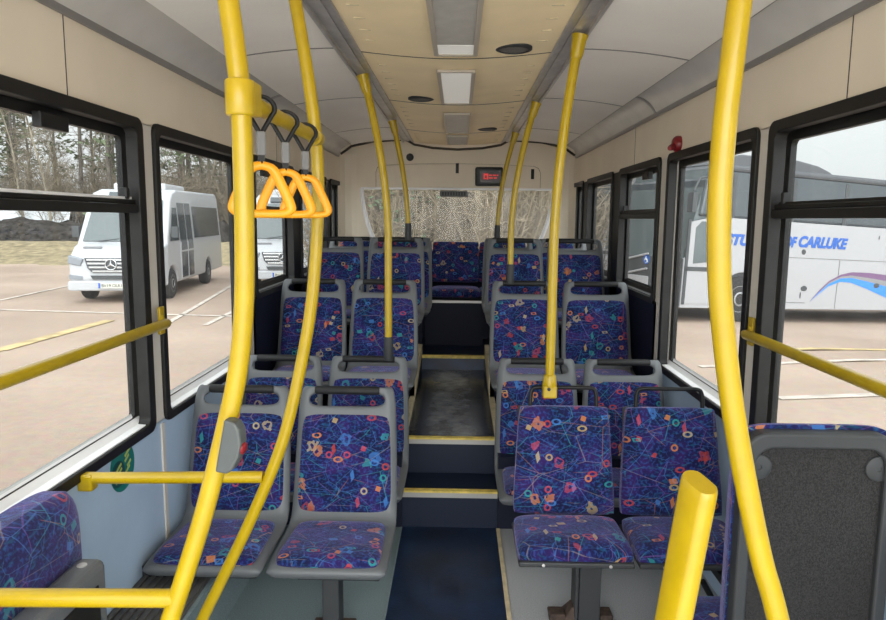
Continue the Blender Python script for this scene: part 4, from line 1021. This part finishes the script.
def bare(seed, h, mk='bark_pale', n1=26, r0=.10):
    rng = random.Random(seed); t_ = empty('bare_tree')
    m_ = MB(); tw = MB(); P = [Vector((0,0,-.3))]; d = Vector((rng.uniform(-.05,.05), rng.uniform(-.05,.05), 1))
    for k in range(8): d += Vector((rng.uniform(-.10,.10), rng.uniform(-.10,.10), 0)); P.append(P[-1] + d.normalized()*h/8)
    m_.tube(P, [r0*(1-.85*k/8) for k in range(9)], 6); m_.build('trunk', M[mk], t_)
    for i in range(n1):
        q = rng.uniform(.08, 1); k = min(7, int(q*8)); b0 = P[k].lerp(P[k+1], q*8-k if q < 1 else 1)
        a = rng.uniform(0, 6.283); l = (1.1-q*.7)*rng.uniform(1.2, 2.2); e = Vector((math.cos(a), math.sin(a), rng.uniform(.5, 1.4))).normalized()*l
        mid = b0+e*.5+Vector((rng.uniform(-.1,.1),)*3); tw.tube([b0, mid, b0+e], [.026,.016,.006], 4, cap=False)
        for j in range(7):
            p = b0.lerp(b0+e, rng.uniform(.2, 1)); e2 = Vector((rng.uniform(-1,1), rng.uniform(-1,1), rng.uniform(-.1,1.2))).normalized()*rng.uniform(.35, .95)
            tw.tube([p, p+e2*.5+Vector((0,0,.04)), p+e2], [.012,.009,.004], 3, cap=False)
            for k2 in range(2):
                p3 = p+e2*rng.uniform(.3, .9); e3 = Vector((rng.uniform(-1,1), rng.uniform(-1,1), rng.uniform(-.1,1))).normalized()*rng.uniform(.2, .5)
                tw.tube([p3, p3+e3], [.008,.004], 3, cap=False)
    tw.build('twigs', M['twig'], t_, fix=False)
    return t_
def bush(seed, h, mt):
    rng = random.Random(seed); t_ = empty('brush_bush'); tw = MB()
    for i in range(75):
        a = rng.uniform(0, 6.283); r_ = rng.uniform(0, .5); b0 = Vector((r_*math.cos(a), r_*math.sin(a), -.2)); l = h*rng.uniform(.5, 1.05)
        e = Vector((rng.uniform(-.45,.45), rng.uniform(-.45,.45), 1)).normalized()*l
        mid = b0+e*.5+Vector((rng.uniform(-.2,.2), rng.uniform(-.2,.2), 0)); tw.tube([b0, mid, b0+e], [.014,.010,.004], 3, cap=False)
        for j in range(6):
            p = b0.lerp(b0+e, rng.uniform(.25, 1)); e2 = Vector((rng.uniform(-1,1), rng.uniform(-1,1), rng.uniform(-.2,1))).normalized()*rng.uniform(.2, .6); tw.tube([p, p+e2], [.008,.003], 3, cap=False)
    tw.build('twigs', M[mt], t_, fix=False); return t_
rng = random.Random(11)
PL = 'tall thin pine in the wood beyond the left windows'
BL = 'bare brown tree in the wood beyond the left windows'
BR = 'bare twiggy tree close behind the rear window'
UL = 'brown leafless bush low in the thicket behind the rear window'
UL2 = 'brown leafless bush along the edge of the left wood'
pines = [pine(s, rng.uniform(12.5, 15.5), '') for s in (1, 2, 3, 4)]
bares = [bare(s, rng.uniform(7, 10)) for s in (5, 6, 7, 8)]
bushes = [bush(s, 2.6, 'twig') for s in (9, 10)]
used = set()
def put(protos, x, y, z, label, cat, group, sc=1):
    p = rng.choice(protos)
    if p.name not in used: used.add(p.name); o = p
    else: o = copy_tree(p)
    o.location = (x, y, z); o.rotation_euler = (0, 0, rng.uniform(0, 6.28)); o.scale = (sc, sc, sc*rng.uniform(.9, 1.1))
    tag(o, label, cat, group)
for row, (y, n) in enumerate(((38.5, 20), (42, 22), (46.5, 24), (52, 26))):
    for i in range(n):
        f = (i+rng.uniform(.15, .85))/n; k = -.86 + .74*f; yy = y+rng.uniform(-1.2, 1.2)
        put(pines if rng.random() < (.62 if row else .5) else bares, k*yy, yy, GZ+.2, '', 'tree', 'trees')
for i in range(110):
    f = (i+rng.uniform(.1, .9))/110; yy = 38+rng.uniform(0, 9); put(bushes, (-.86+.74*f)*yy, yy, GZ+.3, UL2, 'bush', 'bushes along the left wood', rng.uniform(1.3, 2.2))
for o in list(bpy.data.objects):
    if o.parent is None and o.type == 'EMPTY' and o.get('label') == '' or (o.parent is None and o.name.startswith(('pine_tree', 'bare_tree')) and not o.get('label')):
        if o.name.startswith('pine'): tag(o, PL, 'tree', 'pines of the left wood')
        else: tag(o, BL, 'tree', 'bare trees of the left wood')
for i in range(90):
    yy = 14.5 + 15*(i/90)+rng.uniform(-.8, .8); put(bares, rng.uniform(-.185, .19)*yy, yy, GZ, BR, 'tree', 'bare trees behind the rear window', .85)
for i in range(80):
    yy = 14 + 14*(i/80)+rng.uniform(-.8, .8); put(bushes, rng.uniform(-.185, .19)*yy, yy, GZ, UL, 'bush', 'bushes behind the rear window', 1.15)
ev = pine(77, 7.5, '', 190, .02, .36); ev.name = 'evergreen_tree'
for ch in [x for x in bpy.data.objects if x.parent == ev and x.name.startswith('foliage')]: ch.data.materials[0] = M['ever']
ev.location = (-1.75, 15.2, GZ); tag(ev, 'green conifer left of centre behind the rear window', 'tree', 'conifers behind the rear window')
e2 = copy_tree(ev); e2.location = (-1.15, 16.4, GZ); e2.rotation_euler = (0,0,2); tag(e2, 'second green conifer standing just right of and behind the other conifer', 'tree', 'conifers behind the rear window')
m_ = MB(); rows = [[(x*y/13.5, y, GZ+.01+.10*(y-13.5)+.2*noise2(x*.5, y*.4)*(y > 13.6)) for x in [-2.6+.3*k for k in range(18)]] for y in (13.5, 15, 17, 19, 21, 24, 28)]
m_.grid(rows); o = m_.build('thicket_ground', M['forest_floor'], fix=False); tag(o, kind='structure')

# ------------------------------------------------------------------ daylight
w = bpy.data.worlds.new('World'); SC.world = w; w.use_nodes = True
N = w.node_tree.nodes; L = w.node_tree.links; bg = N['Background']
tc = N.new('ShaderNodeTexCoord'); sep = N.new('ShaderNodeSeparateXYZ'); L.new(tc.outputs['Generated'], sep.inputs[0])
def mth(op, a, b=0.0, clamp=False):
    n = N.new('ShaderNodeMath'); n.operation = op; n.use_clamp = clamp
    for i, x in enumerate((a, b)):
        if isinstance(x, (int, float)): n.inputs[i].default_value = x
        else: L.new(x, n.inputs[i])
    return n.outputs[0]
SUN = Vector((.15, -.90, .38)).normalized()
dot = N.new('ShaderNodeVectorMath'); dot.operation = 'DOT_PRODUCT'; L.new(tc.outputs['Generated'], dot.inputs[0]); dot.inputs[1].default_value = SUN
lobe = mth('POWER', mth('MAXIMUM', dot.outputs['Value'], 0.0), 2.0)
el = mth('MAXIMUM', sep.outputs[2], 0.0)
cl = N.new('ShaderNodeTexNoise'); cl.inputs['Scale'].default_value = 2.2; cl.inputs['Detail'].default_value = 5; L.new(tc.outputs['Generated'], cl.inputs['Vector'])
cv = mth('ADD', mth('MULTIPLY', cl.outputs['Fac'], .3), .85)
st_ = mth('ADD', mth('ADD', mth('MULTIPLY', el, 1.2), .85), mth('MULTIPLY', lobe, 3.6))
L.new(mth('MULTIPLY', st_, cv), bg.inputs['Strength']); bg.inputs['Color'].default_value = (.97, .985, 1, 1)

# ------------------------------------------------------------------ camera
f, VX, VY = 690., 458., 219.
p = math.atan((310-VY)/f); psi = math.atan((VX-443)*math.cos(p)/f); roll = R(.5)
fw = Vector((-math.sin(psi)*math.cos(p), math.cos(psi)*math.cos(p), -math.sin(p)))
r0 = Vector((math.cos(psi), math.sin(psi), 0)); u0 = r0.cross(fw)
rt = r0*math.cos(roll) + u0*math.sin(roll); up = -r0*math.sin(roll) + u0*math.cos(roll)
cam = bpy.data.cameras.new('Camera'); co_ = bpy.data.objects.new('Camera', cam); COL.objects.link(co_)
Mx = Matrix((rt, up, -fw)).transposed().to_4x4(); Mx.translation = (0, 0, H); co_.matrix_world = Mx
cam.sensor_fit = 'HORIZONTAL'; cam.sensor_width = 36; cam.lens = 36*f/886; cam.clip_start = .05; cam.clip_end = 300
SC.camera = co_
vs = SC.view_settings; vs.view_transform = 'Standard'; vs.look = 'None'; vs.gamma = 1; vs.exposure = 0.7; vs.use_curve_mapping = False
SC.cycles.max_bounces = 12; SC.cycles.diffuse_bounces = 8; SC.cycles.transparent_max_bounces = 24; SC.cycles.sample_clamp_indirect = 6
